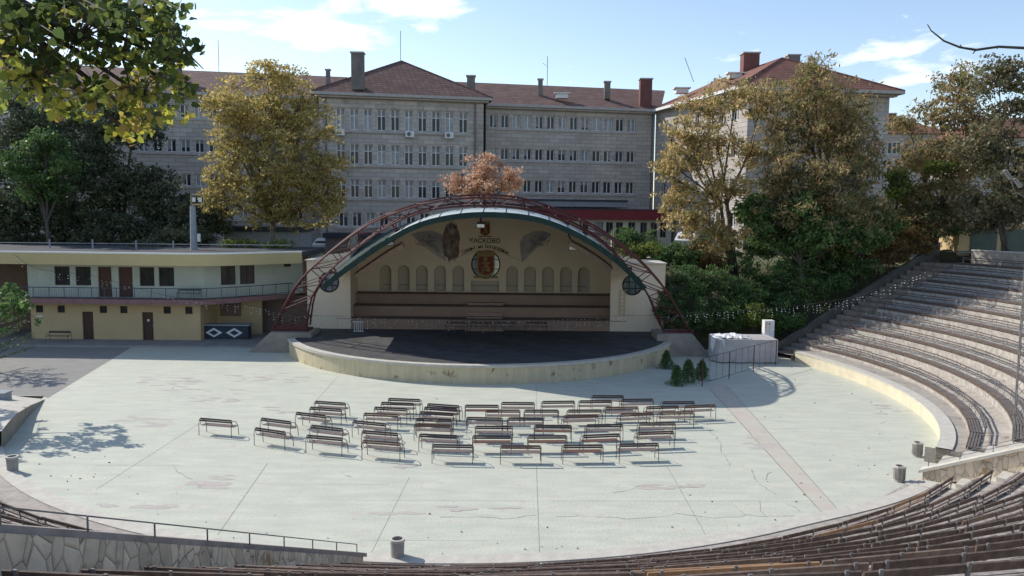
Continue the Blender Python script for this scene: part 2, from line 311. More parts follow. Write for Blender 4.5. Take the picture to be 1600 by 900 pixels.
# ------------------------------------------------------------------ ground
CX, CY = -2.05, 43.5
def P3(r, a, z=0): return Vector((CX + r * math.cos(R(a)), CY + r * math.sin(R(a)), z))
def sm(a, b, x): t = max(0, min(1, (x - a) / (b - a))); return t * t * (3 - 2 * t)
def hgt(x, y):
    dx, dy = x - CX, y - CY; r = math.hypot(dx, dy); a = math.degrees(math.atan2(dy, dx))
    back = 5.6 * sm(64.5, 66.5, y)
    if x > 10.9: back = max(back, 5.6 * sm(55.5, 67, y + max(0, (x - 14)) * .25) * sm(10.9, 12.5, x))
    bowl = 0
    if r > 23.4 and (a < 28 and a > -140): bowl = min(7.0, .40 * (r - 24)) - .75
    if a >= 28 and r > 24 and x > 14: back = max(back, min(7.0, .40 * (r - 24) - .3) * sm(50, 28, a) )
    if a <= -140 and r > 30: bowl = .8
    if x < -38 and a > 100: back = max(back, 0)
    h = max(back, bowl)
    if h <= 0.01: h = -.08
    return h
xs = [-3000, -1200, -500, -250, -150, -100, -80] + [-70 + 1.5 * i for i in range(101)] + [90, 110, 150, 250, 500, 1200, 3000]
ys = [-1500, -500, -150, -60, -30] + [-20 + 1.5 * i for i in range(94)] + [130, 160, 220, 400, 900, 2000, 4000]
g = MB()
for y in ys:
    for x in xs: g.v.append((x, y, hgt(x, y)))
nx = len(xs)
for j in range(len(ys) - 1):
    for i in range(nx - 1): g.f.append((j * nx + i, j * nx + i + 1, (j + 1) * nx + i + 1, (j + 1) * nx + i)); g.mi.append(0)
tag(g.build('ground', M['earth'], recalc=False), kind='structure')
# arena floor: disc in front, straight sides behind
pts = [P3(22.3 + (.85 * sm(12, -34, a) * sm(-60, -44, a)), a) for a in [-146 + 2 * i for i in range(0, 85)]] + [Vector((20.5, 55, 0)), Vector((17, 57, 0)), Vector((-15, 57, 0)), Vector((-15.5, 62.5, 0)), Vector((-46, 62.5, 0)), Vector((-46, 40, 0)), Vector((-24, 39.8, 0)), Vector((-21.5, 33.2, 0))]
g = MB(); g.quad(*[(p.x, p.y, 0) for p in pts]); tag(g.build('arena_floor', M['floor'], recalc=False), kind='structure')
# asphalt apron on the left, kerbed path along the left building
a0, a1 = gz(75, 622, 0), gz(205, 543, 0)
g = MB(); g.quad((a0.x, a0.y, .004), (a1.x, a1.y, .004), (-26, 54.3, .004), (-46, 54.3, .004), (-46, 40.2, .004), (-24.2, 39.9, .004)); tag(g.build('asphalt_pavement', M['asphalt'], recalc=False), kind='structure')
g = MB(); g.prism([(-46, 54.3), (-17.9, 54.6), (-15.5, 57), (-15.5, 62.4), (-46, 62.4)], -.05, .12); tag(g.build('pavement', M['path']), kind='structure')
def strip(g, pts, w, z=.004):
    pts = [Vector((p[0], p[1], 0)) for p in pts]
    for a, b in zip(pts, pts[1:]):
        d = (b - a)
        if d.length < 1e-4: continue
        n = Vector((-d.y, d.x, 0)).normalized() * w / 2
        g.quad((a - n + Vector((0, 0, z))), (b - n + Vector((0, 0, z))), (b + n + Vector((0, 0, z))), (a + n + Vector((0, 0, z))))
g = MB(); p = [gz(1104, 604, 0), gz(1134, 600, 0), gz(1310, 797, 0), gz(1283, 800, 0)]; g.quad(*[(q.x, q.y, .004) for q in p]); tag(g.build('pink_paving', M['pink'], recalc=False), kind='structure')
g = MB()
for pl, w_ in (([(838, 728), (843, 865)], .03), ([(1042, 728), (1102, 835)], .03), ([(418, 724), (340, 836)], .04), ([(640, 745), (576, 872)], .025), ([(528, 588), (482, 640)], .03),
               ([(330, 650), (150, 765)], .03), ([(1108, 606), (1283, 800)], .03), ([(1135, 602), (1310, 797)], .025), ([(838, 600), (838, 640)], .03), ([(860, 783), (1295, 783)], .02), ([(480, 781), (835, 783)], .015), ([(400, 756), (610, 757)], .015), ([(150, 727), (280, 727)], .02),
               ([(1197, 602), (1278, 580)], .03), ([(1140, 600), (1276, 578)], .025), ([(560, 844), (760, 845)], .015), ([(1280, 580), (1420, 700)], .0), ([(860, 842), (1120, 838)], .0)):
    if w_: strip(g, [gz(x, y, 0) for x, y in pl], w_ * .6)
tag(g.build('floor_joints', M['joint'], recalc=False), kind='structure')
rc = random.Random(3)
def crack(g, pl, w_=.018, z=.008):
    P = [gz(x, y, 0) for x, y in pl]; out = []
    for a, b in zip(P, P[1:]):
        n = max(3, int((b - a).length / .35))
        for i in range(n): out.append(a.lerp(b, i / n) + Vector((rc.gauss(0, .06), rc.gauss(0, .06), 0)))
    out.append(P[-1])
    for i in range(len(out) - 1): strip(g, out[i:i + 2], w_ * rc.uniform(.5, 1.3), z)
g = MB()
for pl in ([(1110, 672), (1125, 695), (1140, 728)], [(1175, 733), (1190, 760), (1212, 773)], [(1190, 748), (1205, 738)], [(865, 808), (950, 808), (985, 812), (1060, 803), (1120, 808), (1240, 806)],
           [(270, 728), (290, 745), (315, 760)], [(1230, 785), (1250, 800)], [(1140, 785), (1165, 805)], [(1188, 784), (1198, 808)], [(545, 744), (545, 744)], [(690, 808), (770, 810), (838, 805)], [(960, 770), (1000, 760), (1090, 762)]):
    crack(g, pl)
tag(g.build('floor_cracks', M['joint'], recalc=False), kind='structure')
# worn patches where the paint has gone: ragged flakes
g = MB(); wz_ = 0
for (x, y, rx, ry, n) in ((245, 660, 22, 7, 14), (325, 757, 22, 6, 16), (160, 789, 22, 2, 5), (240, 792, 26, 2, 6), (350, 745, 14, 4, 6), (200, 655, 30, 5, 6), (1235, 598, 26, 6, 10), (1050, 760, 50, 4, 14), (1190, 690, 20, 10, 14), (1230, 606, 18, 5, 6), (600, 801, 12, 1.5, 3), (640, 801, 10, 1.5, 3), (270, 600, 50, 12, 24), (340, 618, 40, 10, 14), (420, 590, 60, 8, 16), (640, 730, 20, 4, 6), (760, 795, 60, 5, 8), (1400, 640, 30, 8, 6), (440, 640, 30, 6, 5)):
    for k in range(n):
        c = gz(x + rc.uniform(-1, 1) * rx, y + rc.uniform(-1, 1) * ry, 0); s_ = rc.uniform(.08, .38); m_ = rc.randint(6, 9)
        g.quad(*[(c.x + s_ * 1.9 * math.cos(6.283 * i / m_) * rc.uniform(.4, 1), c.y + s_ * .55 * math.sin(6.283 * i / m_) * rc.uniform(.4, 1), .0035 + .00002 * wz_) for i in range(m_)]); wz_ += 1
tag(g.build('worn_floor_paint', M['floorworn'], recalc=False), kind='structure')

# ------------------------------------------------------------------ terraces
def wr(a): return .85 * sm(12, -34, a) if a > -40 else .85
def sweep(g, prof, a0, a1, step=1.5, ends=True, bulge=False):
    n = max(2, int(abs(a1 - a0) / step) + 1); A = [a0 + (a1 - a0) * i / (n - 1) for i in range(n)]; b = len(g.v); k = len(prof)
    for a in A:
        for (r, z) in prof: g.v.append(tuple(P3(r + (wr(a) * max(0, min(1, (24 - r) / 1.2)) if bulge else 0), a, z)))
    for i in range(n - 1):
        for j in range(k - 1): g.f.append((b + i * k + j, b + i * k + j + 1, b + (i + 1) * k + j + 1, b + (i + 1) * k + j)); g.mi.append(1 if abs(prof[j][0] - prof[j + 1][0]) < 1e-6 else 0)
    if ends:
        for i in (0, n - 1):
            o = len(g.v); zb = -.1
            for j in range(k - 1):
                (ra, za), (rb, zb_) = prof[j], prof[j + 1]
                if abs(ra - rb) < 1e-6: continue
                q = [P3(ra, A[i], zb), P3(rb, A[i], zb), P3(rb, A[i], zb_), P3(ra, A[i], za)]; g.quad(*q)
def steps(r_first, w_, z_first, h, n, z_aisle, r_in, half=False, rise=0.0):
    p = [(r_in, z_aisle)]; z = z_aisle
    for k in range(n):
        rk = r_first + w_ * k; zk = z_first + h * k
        if half: p += [(rk - w_ * .5, z), (rk - w_ * .5, (z + zk) / 2), (rk, (z + zk) / 2), (rk, zk)]
        else: p += [(rk, z + (rise if k else 0)), (rk, zk)]
        z = zk
    return p + [(r_first + w_ * n, z)]
# near stand
NR0, NW, NZ0, NH = 23.78, 1.2, .20, .535
g = MB(); sweep(g, steps(NR0, NW, NZ0, NH, 13, .06, 22.75, False, .22), -97.0, -44.4)
tag(g.build('terrace_steps', [M['terrace'], M['riserstone']], recalc=False), 'curved grey stone terraces of the near stand below the viewer', 'stand')
g = MB(); sweep(g, steps(NR0, NW, NZ0, NH, 13, .055, 22.75, True), -44.4, -42.3)
tag(g.build('stone_stair', M['coping'], recalc=False), 'pale stone stair between the near benches and the rough stone wall', 'stair')
# left stand
g = MB(); sweep(g, steps(NR0, NW, NZ0, NH, 9, .06, 22.75), -146, -97.001)
tag(g.build('terrace_steps', [M['terrace'], M['riserstone']], recalc=False), 'sunlit lower terraces beyond the stone wall in the bottom left corner', 'stand')
# right stand
RR0, RW, RZ0, RH = 24.0, 1.45, .75, .6
g = MB(); sweep(g, steps(RR0, RW, RZ0, RH, 10, .6, 22.6, False, .30) , -35.5, 22.3, 1.5, True, True)
tag(g.build('terrace_steps', [M['terrace'], M['riserstone']], recalc=False), 'large curved stone stand rising on the far side of the arena under tree shade', 'stand')
g = MB(); sweep(g, steps(RR0, RW, RZ0, RH, 11, .05, 23.2, True), -41.6, -35.6)
tag(g.build('stone_stair', M['coping'], recalc=False), 'narrow stone stair beside the railed wall, behind the two litter bins', 'stair')
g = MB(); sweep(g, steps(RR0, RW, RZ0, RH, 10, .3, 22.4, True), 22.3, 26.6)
tag(g.build('stone_stair', mat('dirty_shaded_stair', (.30, .26, .22), .95, (.17, .14, .12), 1.8, .4, 8), recalc=False), 'stone stair climbing along the dark parapet beside the shrubs', 'stair')  # dirt on the steps plus tree shade painted into the tone
# kerb round the near side and cream wall round the right side
g = MB(); kb = [(-146 + 1.2 * i) for i in range(88)]
def kr(a): return .75 * sm(-62, -43, a)
for a_, b_ in zip(kb, kb[1:]):
    for (ra, za), (rb_, zb_) in (((22.25, -.05), (22.25, .09)), ((22.25, .09), (22.8, .09)), ((22.8, .09), (22.8, .02))): g.quad(P3(ra + kr(a_), a_, za), P3(ra + kr(b_), b_, za), P3(rb_ + kr(b_), b_, zb_), P3(rb_ + kr(a_), a_, zb_))
tag(g.build('stone_kerb', M['coping']), 'pale stone kerb curving round the near edge of the arena floor', 'kerb')
e = empty('low_wall', P3(22.5, -10), 'cream painted low curved wall with stone coping round the far stand', 'wall')
g = MB(); sweep(g, [(22.15, -.05), (22.15, .60)], -35.5, 20.6, 1.2, False, True); g.quad(P3(23.0, -35.5, -.05), P3(23.5, -35.5, -.05), P3(23.5, -35.5, .60), P3(23.0, -35.5, .60)); g.quad(P3(22.15, 20.6, -.05), P3(24.2, 22.4, -.05), P3(24.2, 22.4, .6), P3(22.15, 20.6, .6)); g.build('wall_face', M['cream'], e)
g = MB(); sweep(g, [(22.12, .60), (22.12, .66), (22.70, .66), (22.70, .60), (22.12, .60)], -35.6, 20.6, 1.2, False, True); g.build('coping', M['coping'], e)

def radial_wall(name, label, ang, r_a, r_b, zt, zb, th, cope, posts=None, label_face=None, side=1, facemat='stonewall', cat='wall', copemat='coping'):
    AA = ang if callable(ang) else (lambda r: ang)
    ang = AA(r_a); e = empty(name, P3(r_a, AA(r_a), 0), label, cat)
    dw = (P3(r_b, AA(r_b)) - P3(r_a, AA(r_a))).normalized(); t = Vector((-dw.y, dw.x, 0)) * th / 2
    n = 12; g = MB(); c = MB()
    rs = [r_a + (r_b - r_a) * i / n for i in range(n + 1)]
    for a, b in zip(rs, rs[1:]):
        pa, pb = P3(a, AA(a)), P3(b, AA(b))
        for s_ in (1, -1): g.quad(pa + t * s_ + Vector((0, 0, zb(a))), pb + t * s_ + Vector((0, 0, zb(b))), pb + t * s_ + Vector((0, 0, zt(b) - .11)), pa + t * s_ + Vector((0, 0, zt(a) - .11)))
    for r_, f in ((r_a, 1), (r_b, -1)):
        p = P3(r_, AA(r_)); g.quad(p + t + Vector((0, 0, zb(r_))), p - t + Vector((0, 0, zb(r_))), p - t + Vector((0, 0, zt(r_) - .11)), p + t + Vector((0, 0, zt(r_) - .11)))
    g.build('stone_face', M[facemat], e)
    T = t * ((th / 2 + cope) / (th / 2)); pa, pb = P3(r_a - .12, AA(r_a - .12)), P3(r_b, AA(r_b)); za, zb2 = zt(r_a - .12), zt(r_b)
    for s_ in (1, -1): c.quad(pa + T * s_ + Vector((0, 0, za - .11)), pb + T * s_ + Vector((0, 0, zb2 - .11)), pb + T * s_ + Vector((0, 0, zb2)), pa + T * s_ + Vector((0, 0, za)))
    c.quad(pa + T + Vector((0, 0, za)), pb + T + Vector((0, 0, zb2)), pb - T + Vector((0, 0, zb2)), pa - T + Vector((0, 0, za)))
    c.quad(pa + T + Vector((0, 0, za - .11)), pb + T + Vector((0, 0, zb2 - .11)), pb - T + Vector((0, 0, zb2 - .11)), pa - T + Vector((0, 0, za - .11)))
    c.quad(pa + T + Vector((0, 0, za - .11)), pa - T + Vector((0, 0, za - .11)), pa - T + Vector((0, 0, za)), pa + T + Vector((0, 0, za)))
    c.build('coping', M[copemat], e)
    if posts:
        r1, st, n_, h_, off, twin = posts
        o = Vector((-math.sin(R(ang)), math.cos(R(ang)), 0)) * off
        rl = MB(); rl.tube([P3(r1, AA(r1), zt(r1) + h_) + o, P3(r1 + st * (n_ - 1) + st * .9, AA(r1 + st * (n_ - 1) + st * .9), zt(r1 + st * (n_ - .1)) + h_) + o], .013, 6)
        if twin: rl.tube([P3(r1, AA(r1), zt(r1) + h_ * .5) + o, P3(r1 + st * (n_ - 1) + st * .9, AA(r1 + st * (n_ - 1) + st * .9), zt(r1 + st * (n_ - .1)) + h_ * .5) + o], .012, 6)
        rl.build('handrail', M['steel'], e)
        for k in range(n_):
            r_ = r1 + st * k; q = MB(); q.tube([P3(r_, AA(r_), zt(r_) - .02) + o, P3(r_, AA(r_), zt(r_) + h_) + o], .014, 6); q.build('rail_post', M['steel'], e)
    return e
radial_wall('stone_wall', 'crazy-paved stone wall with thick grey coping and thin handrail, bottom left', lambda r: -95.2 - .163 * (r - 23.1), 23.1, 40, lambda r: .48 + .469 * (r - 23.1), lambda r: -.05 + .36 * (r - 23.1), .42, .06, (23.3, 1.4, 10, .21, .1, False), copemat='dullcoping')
radial_wall('stone_wall', 'crazy-paved stone wall with pale coping rising beside the litter bins', -42.0, 23.1, 33, lambda r: .5 + .48 * (r - 23.1), lambda r: -.05 + .3 * (r - 23.1), .34, .09, (23.2, 1.0, 9, .28, .12, True))
radial_wall('parapet_wall', 'dark parapet with painted-in shade climbing between the far stand and the shrubs', 27.0, 22.6, 39.6, lambda r: .62 + .412 * (r - 22.6), lambda r: -.2, .22, .02, None, facemat='darkconcrete', copemat='darkconcrete')
# wall along the top of the far stand
e = empty('retaining_wall', P3(39, 0), 'pale concrete wall along the topmost terrace in front of the garages', 'wall')
g = MB(); sweep(g, [(38.6, 6.1), (38.6, 7.15), (39.0, 7.15), (39.0, 6.0)], -30, 22.0, 2); g.build('wall_face', M['terrace'], e)
g = MB(); sweep(g, [(38.55, 7.15), (38.55, 7.23), (39.05, 7.23), (39.05, 7.15), (38.55, 7.15)], -30, 22.0, 2, False); g.build('coping', M['coping'], e)
g = MB(); sweep(g, [(39.0, 6.95), (60, 6.95)], -40, 26, 3, False); tag(g.build('upper_path', M['path'], recalc=False), kind='structure')

# left platform ramp
low = [gz(x, y, 0) for x, y in ((70, 624.5), (48, 646), (26, 674), (12, 692), (2, 702))]
pl = [at(x, y, q.y) for (x, y), q in zip(((70, 624), (48, 633), (26, 646), (12, 661), (2, 674)), low)]
g = MB(); g.quad(*pl, (-27, 30.0, 1.3), (-40, 31, 1.3), (-40, 40.2, 1.0), (-30, 39.8, .5)); g.mi[-1] = 1
for i in range(4): g.quad(low[i] + Vector((0, 0, -.05)), low[i + 1] + Vector((0, 0, -.05)), pl[i + 1], pl[i])
g.quad(pl[0], (-30, 39.8, .5), (-30, 39.9, -.05), pl[0] + Vector((0, 0, -.05))); g.quad((-30, 39.8, .5), (-40, 40.2, 1.0), (-40, 40.3, -.05), (-30, 39.9, -.05))
tag(g.build('concrete_ramp', [M['concrete'], M['coping']], recalc=False), 'sloping concrete platform wedge at the edge of the arena floor', 'ramp')
g = MB(); c = at(3, 626, 37.5); g.box(c.x - 1.2, c.y - .3, c.z - .3, c.x + .3, c.y + .3, c.z + .38); g.box(c.x - 1.25, c.y - .34, c.z + .381, c.x + .34, c.y + .34, c.z + .44); tag(g.build('concrete_block', M['polegrey']), 'small grey concrete block standing on the sloping platform', 'block')

# ------------------------------------------------------------------ terrace benches
def make_terrace_bench(new=False, far=False, bm=None):
    e = empty('terrace_bench', (0, 0, 0), 'x', 'bench', 'plank benches fixed along the terraces')
    s = MB()
    for j in range(4): s.box(-1.17, .0 + j * .1, .13, 1.17, .075 + j * .1, .165)
    s.build('seat', M['woodfar'] if far else M['woodlit'], e)
    b = MB(); Mx = Matrix.Translation((0, .43, .15)) @ Matrix.Rotation(R(-9), 4, 'X')
    if far: b.box(-1.17, 0, .34, 1.17, .03, .40, Mx); b.box(-1.17, 0, .20, 1.17, .03, .26, Mx)
    else: b.box(-1.17, 0, .30, 1.17, .03, .405, Mx); b.box(-1.17, 0, .16, 1.17, .025, .20, Mx)
    b.build('backrest', bm or (M['woodnew'] if new else M['woodfar2'] if far else M['wood']), e)
    if far: q = MB(); q.box(-1.17, -.04, .05, 1.17, -.005, .172); q.build('front_rail', M['wood'], e)
    for x in (-1.0, 0.0, 1.0):
        l = MB(); l.box(x - .03, .03, 0, x + .03, .07, .128); l.box(x - .03, .071, .085, x + .03, .42, .127); l.box(x - .035, .395, 0, x + .035, .435, .16)
        l.box(x - .022, .032, .0, x + .022, .055, .44, Mx); l.build('support', M['polegrey'] if far else M['steel'], e)
    return e
tb = [make_terrace_bench(), make_terrace_bench(True), make_terrace_bench(False, True), make_terrace_bench(False, False, M['woodmid'])]
used = [False] * 4; allb = []
brown_px = [(1425, 790), (1295, 828), (1470, 862), (1510, 857), (1500, 876), (1000, 893), (1080, 890), (1150, 888)]
def row_benches(r, z, a0, a1, rowname, ref, sect, skip=(), rev=False):
    arc = abs(a1 - a0) * math.pi / 180 * (r + .2); n = max(1, round(arc / 2.4)); out = 0
    for i in range(n):
        a = a0 + (a1 - a0) * (i + .5) / n
        p = P3(r, a, z); q = pix(p + Vector((0, 0, .5)))
        if not (-70 < q[0] < 1680 and 300 < q[1] < 960): continue
        if random.Random(int(r * 100) + i).random() < .0: continue
        k = 1 if (sect == 'near' and any(abs(q[0] - b[0]) < 34 and abs(pix(P3(r + .45, a, z + .48))[1] - b[1]) < 7.5 for b in brown_px)) else 0
        if sect == 'far': k = 2
        elif k == 0 and random.Random(int(r * 51) + i * 7).random() < .22: k = 3
        o = tb[k] if not used[k] else copy_tree(tb[k]); used[k] = True
        o.location = p; jr = random.Random(int(r * 37) + i * 11)
        o.rotation_euler = (jr.gauss(0, .006), jr.gauss(0, .006), R(a) - math.pi / 2 + jr.gauss(0, .004)); o.scale = ((arc / n - .015) / 2.34, 1, jr.uniform(.96, 1.04))
        o['label'] = f"{('dark weathered', 'orange brown', 'grey bleached', 'faded brown')[k]} plank bench, {rowname} row of the {sect} stand, {ORD[i]} from the {ref}"
        allb.append(o)
for k in range(11): row_benches(NR0 + NW * k + .02, NZ0 + NH * k, -44.6 - .25 * k, -94.3 - .163 * NW * k, ORD[k], 'pale stair', 'near')
for k in range(10): row_benches(RR0 + RW * k + .02, RZ0 + RH * k, 22.0, -35.8, ORD[k], 'shrubs', 'far')
for k in range(7): row_benches(NR0 + NW * k + .02, NZ0 + NH * k, -96.4 - .163 * NW * k, -140, ORD[k], 'railed wall', 'left')
print('terrace benches', len(allb))

# ------------------------------------------------------------------ loose benches on the floor
def make_bench(wood, seatw):
    e = empty('slatted_bench', (0, 0, 0), 'x', 'bench', 'loose benches on the arena floor')
    LW = 1.5
    s = MB()
    for j in range(4): s.box(-LW / 2, .10 + j * .095, .405, LW / 2, .175 + j * .095, .43)
    s.build('seat', M[seatw], e)
    b = MB(); Mx = Matrix.Translation((0, .03, .60)) @ Matrix.Rotation(R(-8), 4, 'X'); b.box(-LW / 2, 0, .0, LW / 2, .028, .065, Mx); b.box(-LW / 2, 0, .08, LW / 2, .028, .15, Mx); b.build('backrest', M[wood], e)
    for x in (-LW / 2 - .03, LW / 2 + .03):
        f = MB(); f.tube([(x, -.02, 0), (x, -.02, .50), (x, 0, .60), (x, .06, .67), (x, .14, .68), (x, .24, .64), (x, .36, .56), (x, .46, .44), (x, .50, .28), (x, .52, 0)], .014, 6); f.build('frame', M['benchframe'], e)
        f = MB(); f.tube([(x * .99, .03, .72), (x * .99, .06, .6), (x * .99, .12, .42), (x * .99, .2, .395), (x * .99, .47, .395)], .011, 6); f.build('seat_bracket', M['benchframe'], e)
    return e
bt = [make_bench('bw1', 'bw3'), make_bench('bw2', 'bw3'), make_bench('bw1', 'bw2')]; bused = [False] * 3
def Z(o, a, b, k): return ((o[0] + a[0] / 6.6667, o[1] + a[1] / 6.6667), (o[0] + b[0] / 6.6667, o[1] + b[1] / 6.6667), k)
oD, oA, oB, oC = (440, 610), (560, 610), (760, 610), (900, 600)
def zb(a, b, k): return ((290 + a[0] / 3.721, 600 + a[1] / 3.721), (290 + b[0] / 3.721, 600 + b[1] / 3.721), k)
cols = [[zb((80, 197), (268, 212), 0)],
        [zb((402, 252), (580, 278), 0), zb((437, 196), (612, 218), 0)],
        [Z(oD, (255, 462), (635, 495), 0), Z(oD, (300, 358), (640, 398), 0), Z(oD, (138, 222), (470, 262), 0), Z(oD, (278, 170), (640, 195), 0), Z(oD, (342, 108), (668, 130), 0)],
        [Z(oD, (838, 515), (1240, 545), 1), Z(oD, (835, 415), (1210, 445), 0), Z(oD, (735, 310), (1090, 345), 0), Z(oD, (853, 233), (1215, 248), 1), Z(oD, (958, 170), (1315, 190), 0), Z(oD, (1033, 120), (1380, 132), 0), Z(oD, (1108, 80), (1445, 92), 0)],
        [Z(oA, (772, 560), (1188, 568), 0), Z(oA, (635, 452), (1028, 468), 0), Z(oA, (582, 345), (965, 358), 1), Z(oA, (600, 288), (970, 300), 0), Z(oA, (640, 218), (990, 238), 0), Z(oA, (680, 170), (1035, 190), 2), Z(oA, (720, 135), (1050, 158), 0)],
        [Z(oB, (155, 572), (562, 575), 1), ((739.3, 680.5), (798.3, 680.8), 2), ((743, 665.5), (800.2, 665.8), 0), ((729.5, 651.7), (784, 652.7), 0), ((759.2, 640.3), (812.5, 640.3), 1), Z(oA, (1112, 150), (1460, 152), 2)],
        [Z(oB, (808, 568), (1205, 565), 2), Z(oB, (445, 470), (832, 468), 2), Z(oB, (510, 360), (880, 362), 2), Z(oB, (228, 285), (590, 283), 0), Z(oB, (400, 202), (750, 202), 0), Z(oB, (160, 122), (498, 125), 0)],
        [Z(oC, (462, 622), (850, 615), 0), Z(oB, (1015, 465), (1385, 450), 2), Z(oB, (1055, 355), (1412, 350), 0), Z(oB, (810, 262), (1160, 252), 1), Z(oB, (852, 202), (1200, 200), 0), Z(oB, (585, 112), (918, 108), 0)],
        [Z(oC, (650, 500), (1015, 488), 1), Z(oC, (672, 402), (1025, 400), 0), Z(oC, (468, 310), (800, 297), 1), Z(oC, (310, 240), (645, 235), 1), Z(oB, (975, 105), (1300, 103), 0), Z(oC, (168, 118), (498, 118), 0)],
        [Z(oC, (880, 290), (1220, 285), 1), Z(oC, (735, 235), (1068, 225), 0), Z(oC, (480, 158), (800, 153), 0)],
        [Z(oC, (1135, 225), (1450, 212), 1), Z(oC, (900, 182), (1235, 180), 0)]]
for ci, cl in enumerate(cols):
    for ri, (a, b, k) in enumerate(cl):
        pa, pb = gz(a[0], a[1], .745), gz(b[0], b[1], .745); c = (pa + pb) / 2; d = (pb - pa); ang = math.atan2(d.y, d.x)
        o = bt[k] if not bused[k] else copy_tree(bt[k]); bused[k] = True
        off = Matrix.Rotation(ang, 3, 'Z') @ Vector((0, .03, 0)); o.location = (c.x - off.x, c.y - off.y, .004); o.rotation_euler = (0, 0, ang)
        nm = {0: 'dark slatted', 1: 'reddish brown slatted', 2: 'dark slatted brown seated'}[k]
        o['label'] = (f"{nm} bench, {ORD[ri]} from the front in the {ORD[ci]} file from the left") if len(cl) > 1 else 'dark slatted bench standing alone at the left end of the loose benches'

# ------------------------------------------------------------------ stage
SC = Vector((-2.15, 57.35, 0)); SR = 13.75
arc = [Vector((SC.x + SR * math.cos(R(a)), SC.y + SR * math.sin(R(a)), 0)) for a in [-158 + 136 * i / 60 for i in range(61)]]
e = empty('stage', (-2, 50, 0), 'raised dark paved stage with a curved stained cream front wall', 'stage')
back = [Vector((11.3, 57.2, 0)), Vector((-15.1, 57.2, 0))]
def scale_arc(k): return [SC + (p - SC) * k for p in arc]
g = MB(); A = arc
for a, b in zip(A, A[1:]): g.quad((a.x, a.y, -.05), (b.x, b.y, -.05), (b.x, b.y, .93), (a.x, a.y, .93))
for a, b in ((A[-1], back[0]), (back[1], A[0])): g.quad((a.x, a.y, -.05), (b.x, b.y, -.05), (b.x, b.y, .93), (a.x, a.y, .93))
g.build('front_wall', M['stagewall'], e)
g = MB(); o_, i_ = scale_arc(1.006), scale_arc(.972)
for k in range(60):
    for z in (.93, 1.08): g.quad((*o_[k].xy, z), (*o_[k + 1].xy, z), (*i_[k + 1].xy, z), (*i_[k].xy, z))
    g.quad((*o_[k].xy, .93), (*o_[k + 1].xy, .93), (*o_[k + 1].xy, 1.08), (*o_[k].xy, 1.08)); g.quad((*i_[k].xy, .93), (*i_[k + 1].xy, .93), (*i_[k + 1].xy, 1.08), (*i_[k].xy, 1.08))
for k in (0, 60): g.quad((*o_[k].xy, .93), (*i_[k].xy, .93), (*i_[k].xy, 1.08), (*o_[k].xy, 1.08))
for (a, b, s_) in ((A[-1], back[0], -1), (A[0], back[1], 1)):
    g.box(min(a.x, b.x) - .1, a.y + .05, .931, max(a.x, b.x) - .05 + .0, b.y, 1.081) if False else None
g.build('coping', M['coping'], e)
g = MB(); g.quad(*[(p.x, p.y, 1.03) for p in i_ + back]); g.build('deck', M['deck'], e, recalc=False)

# shell
sh = empty('stage_shell', (-2.2, 60, 0), 'beige band shell with arched niches, brown tiers, murals and teal canopy', 'building')
YB = 61.8; YW = 57.2
def arcpts(x0, x1, zb, zt, n=40):
    h = (x1 - x0) / 2; s = zt - zb; Rr = (h * h + s * s) / (2 * s); cx = (x0 + x1) / 2; cz = zt - Rr; t = math.asin(h / Rr)
    return [(cx + Rr * math.sin(-t + 2 * t * i / n), cz + Rr * math.cos(-t + 2 * t * i / n)) for i in range(n + 1)]
BA = arcpts(-13.4, 9.0, 5.6, 9.72)
# niches
def archhole(x0, x1, z0, z1):
    r = (x1 - x0) / 2; cx = (x0 + x1) / 2; return [(x0, z0), (x1, z0)] + [(cx + r * math.cos(math.pi * i / 12), z1 - r + r * math.sin(math.pi * i / 12)) for i in range(13)]
holes = []
nich = []
for k in range(5):
    xa = at(593 + 28.5 * k, 430, YB).x; xb = at(611.5 + 28.5 * k, 430, YB).x; nich.append((xa, xb))
    xa = at(791 + 28 * k, 430, YB).x; xb = at(809.5 + 28 * k, 430, YB).x; nich.append((xa, xb))
for xa, xb in nich: holes.append(archhole(xa, xb, 3.42, 5.42))
rw = at(759, 413, YB)
holes.append([(rw.x + 1.12 * math.cos(2 * math.pi * i / 32), rw.z + 1.12 * math.sin(2 * math.pi * i / 32)) for i in range(32)])
xa, xb = at(736, 440, YB).x, at(780, 440, YB).x; holes.append([(xa, 3.42), (xb, 3.42), (xb, 4.25), (xa, 4.25)])
outer = [(-13.3, 3.3), (8.9, 3.3)] + [(x, z) for x, z in BA[::-1]]
curve_mesh('back_wall', outer, holes, YB, .4, M['shell'], sh)
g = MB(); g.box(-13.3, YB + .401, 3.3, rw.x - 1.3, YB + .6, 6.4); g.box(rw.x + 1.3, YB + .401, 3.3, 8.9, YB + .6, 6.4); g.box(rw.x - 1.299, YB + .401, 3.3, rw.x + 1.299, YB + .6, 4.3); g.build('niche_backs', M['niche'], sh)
g = MB(); g.box(-10.2, YB + .34, 3.82, 5.9, YB + .40, 3.86); g.build('niche_ledge', M['tread'], sh)
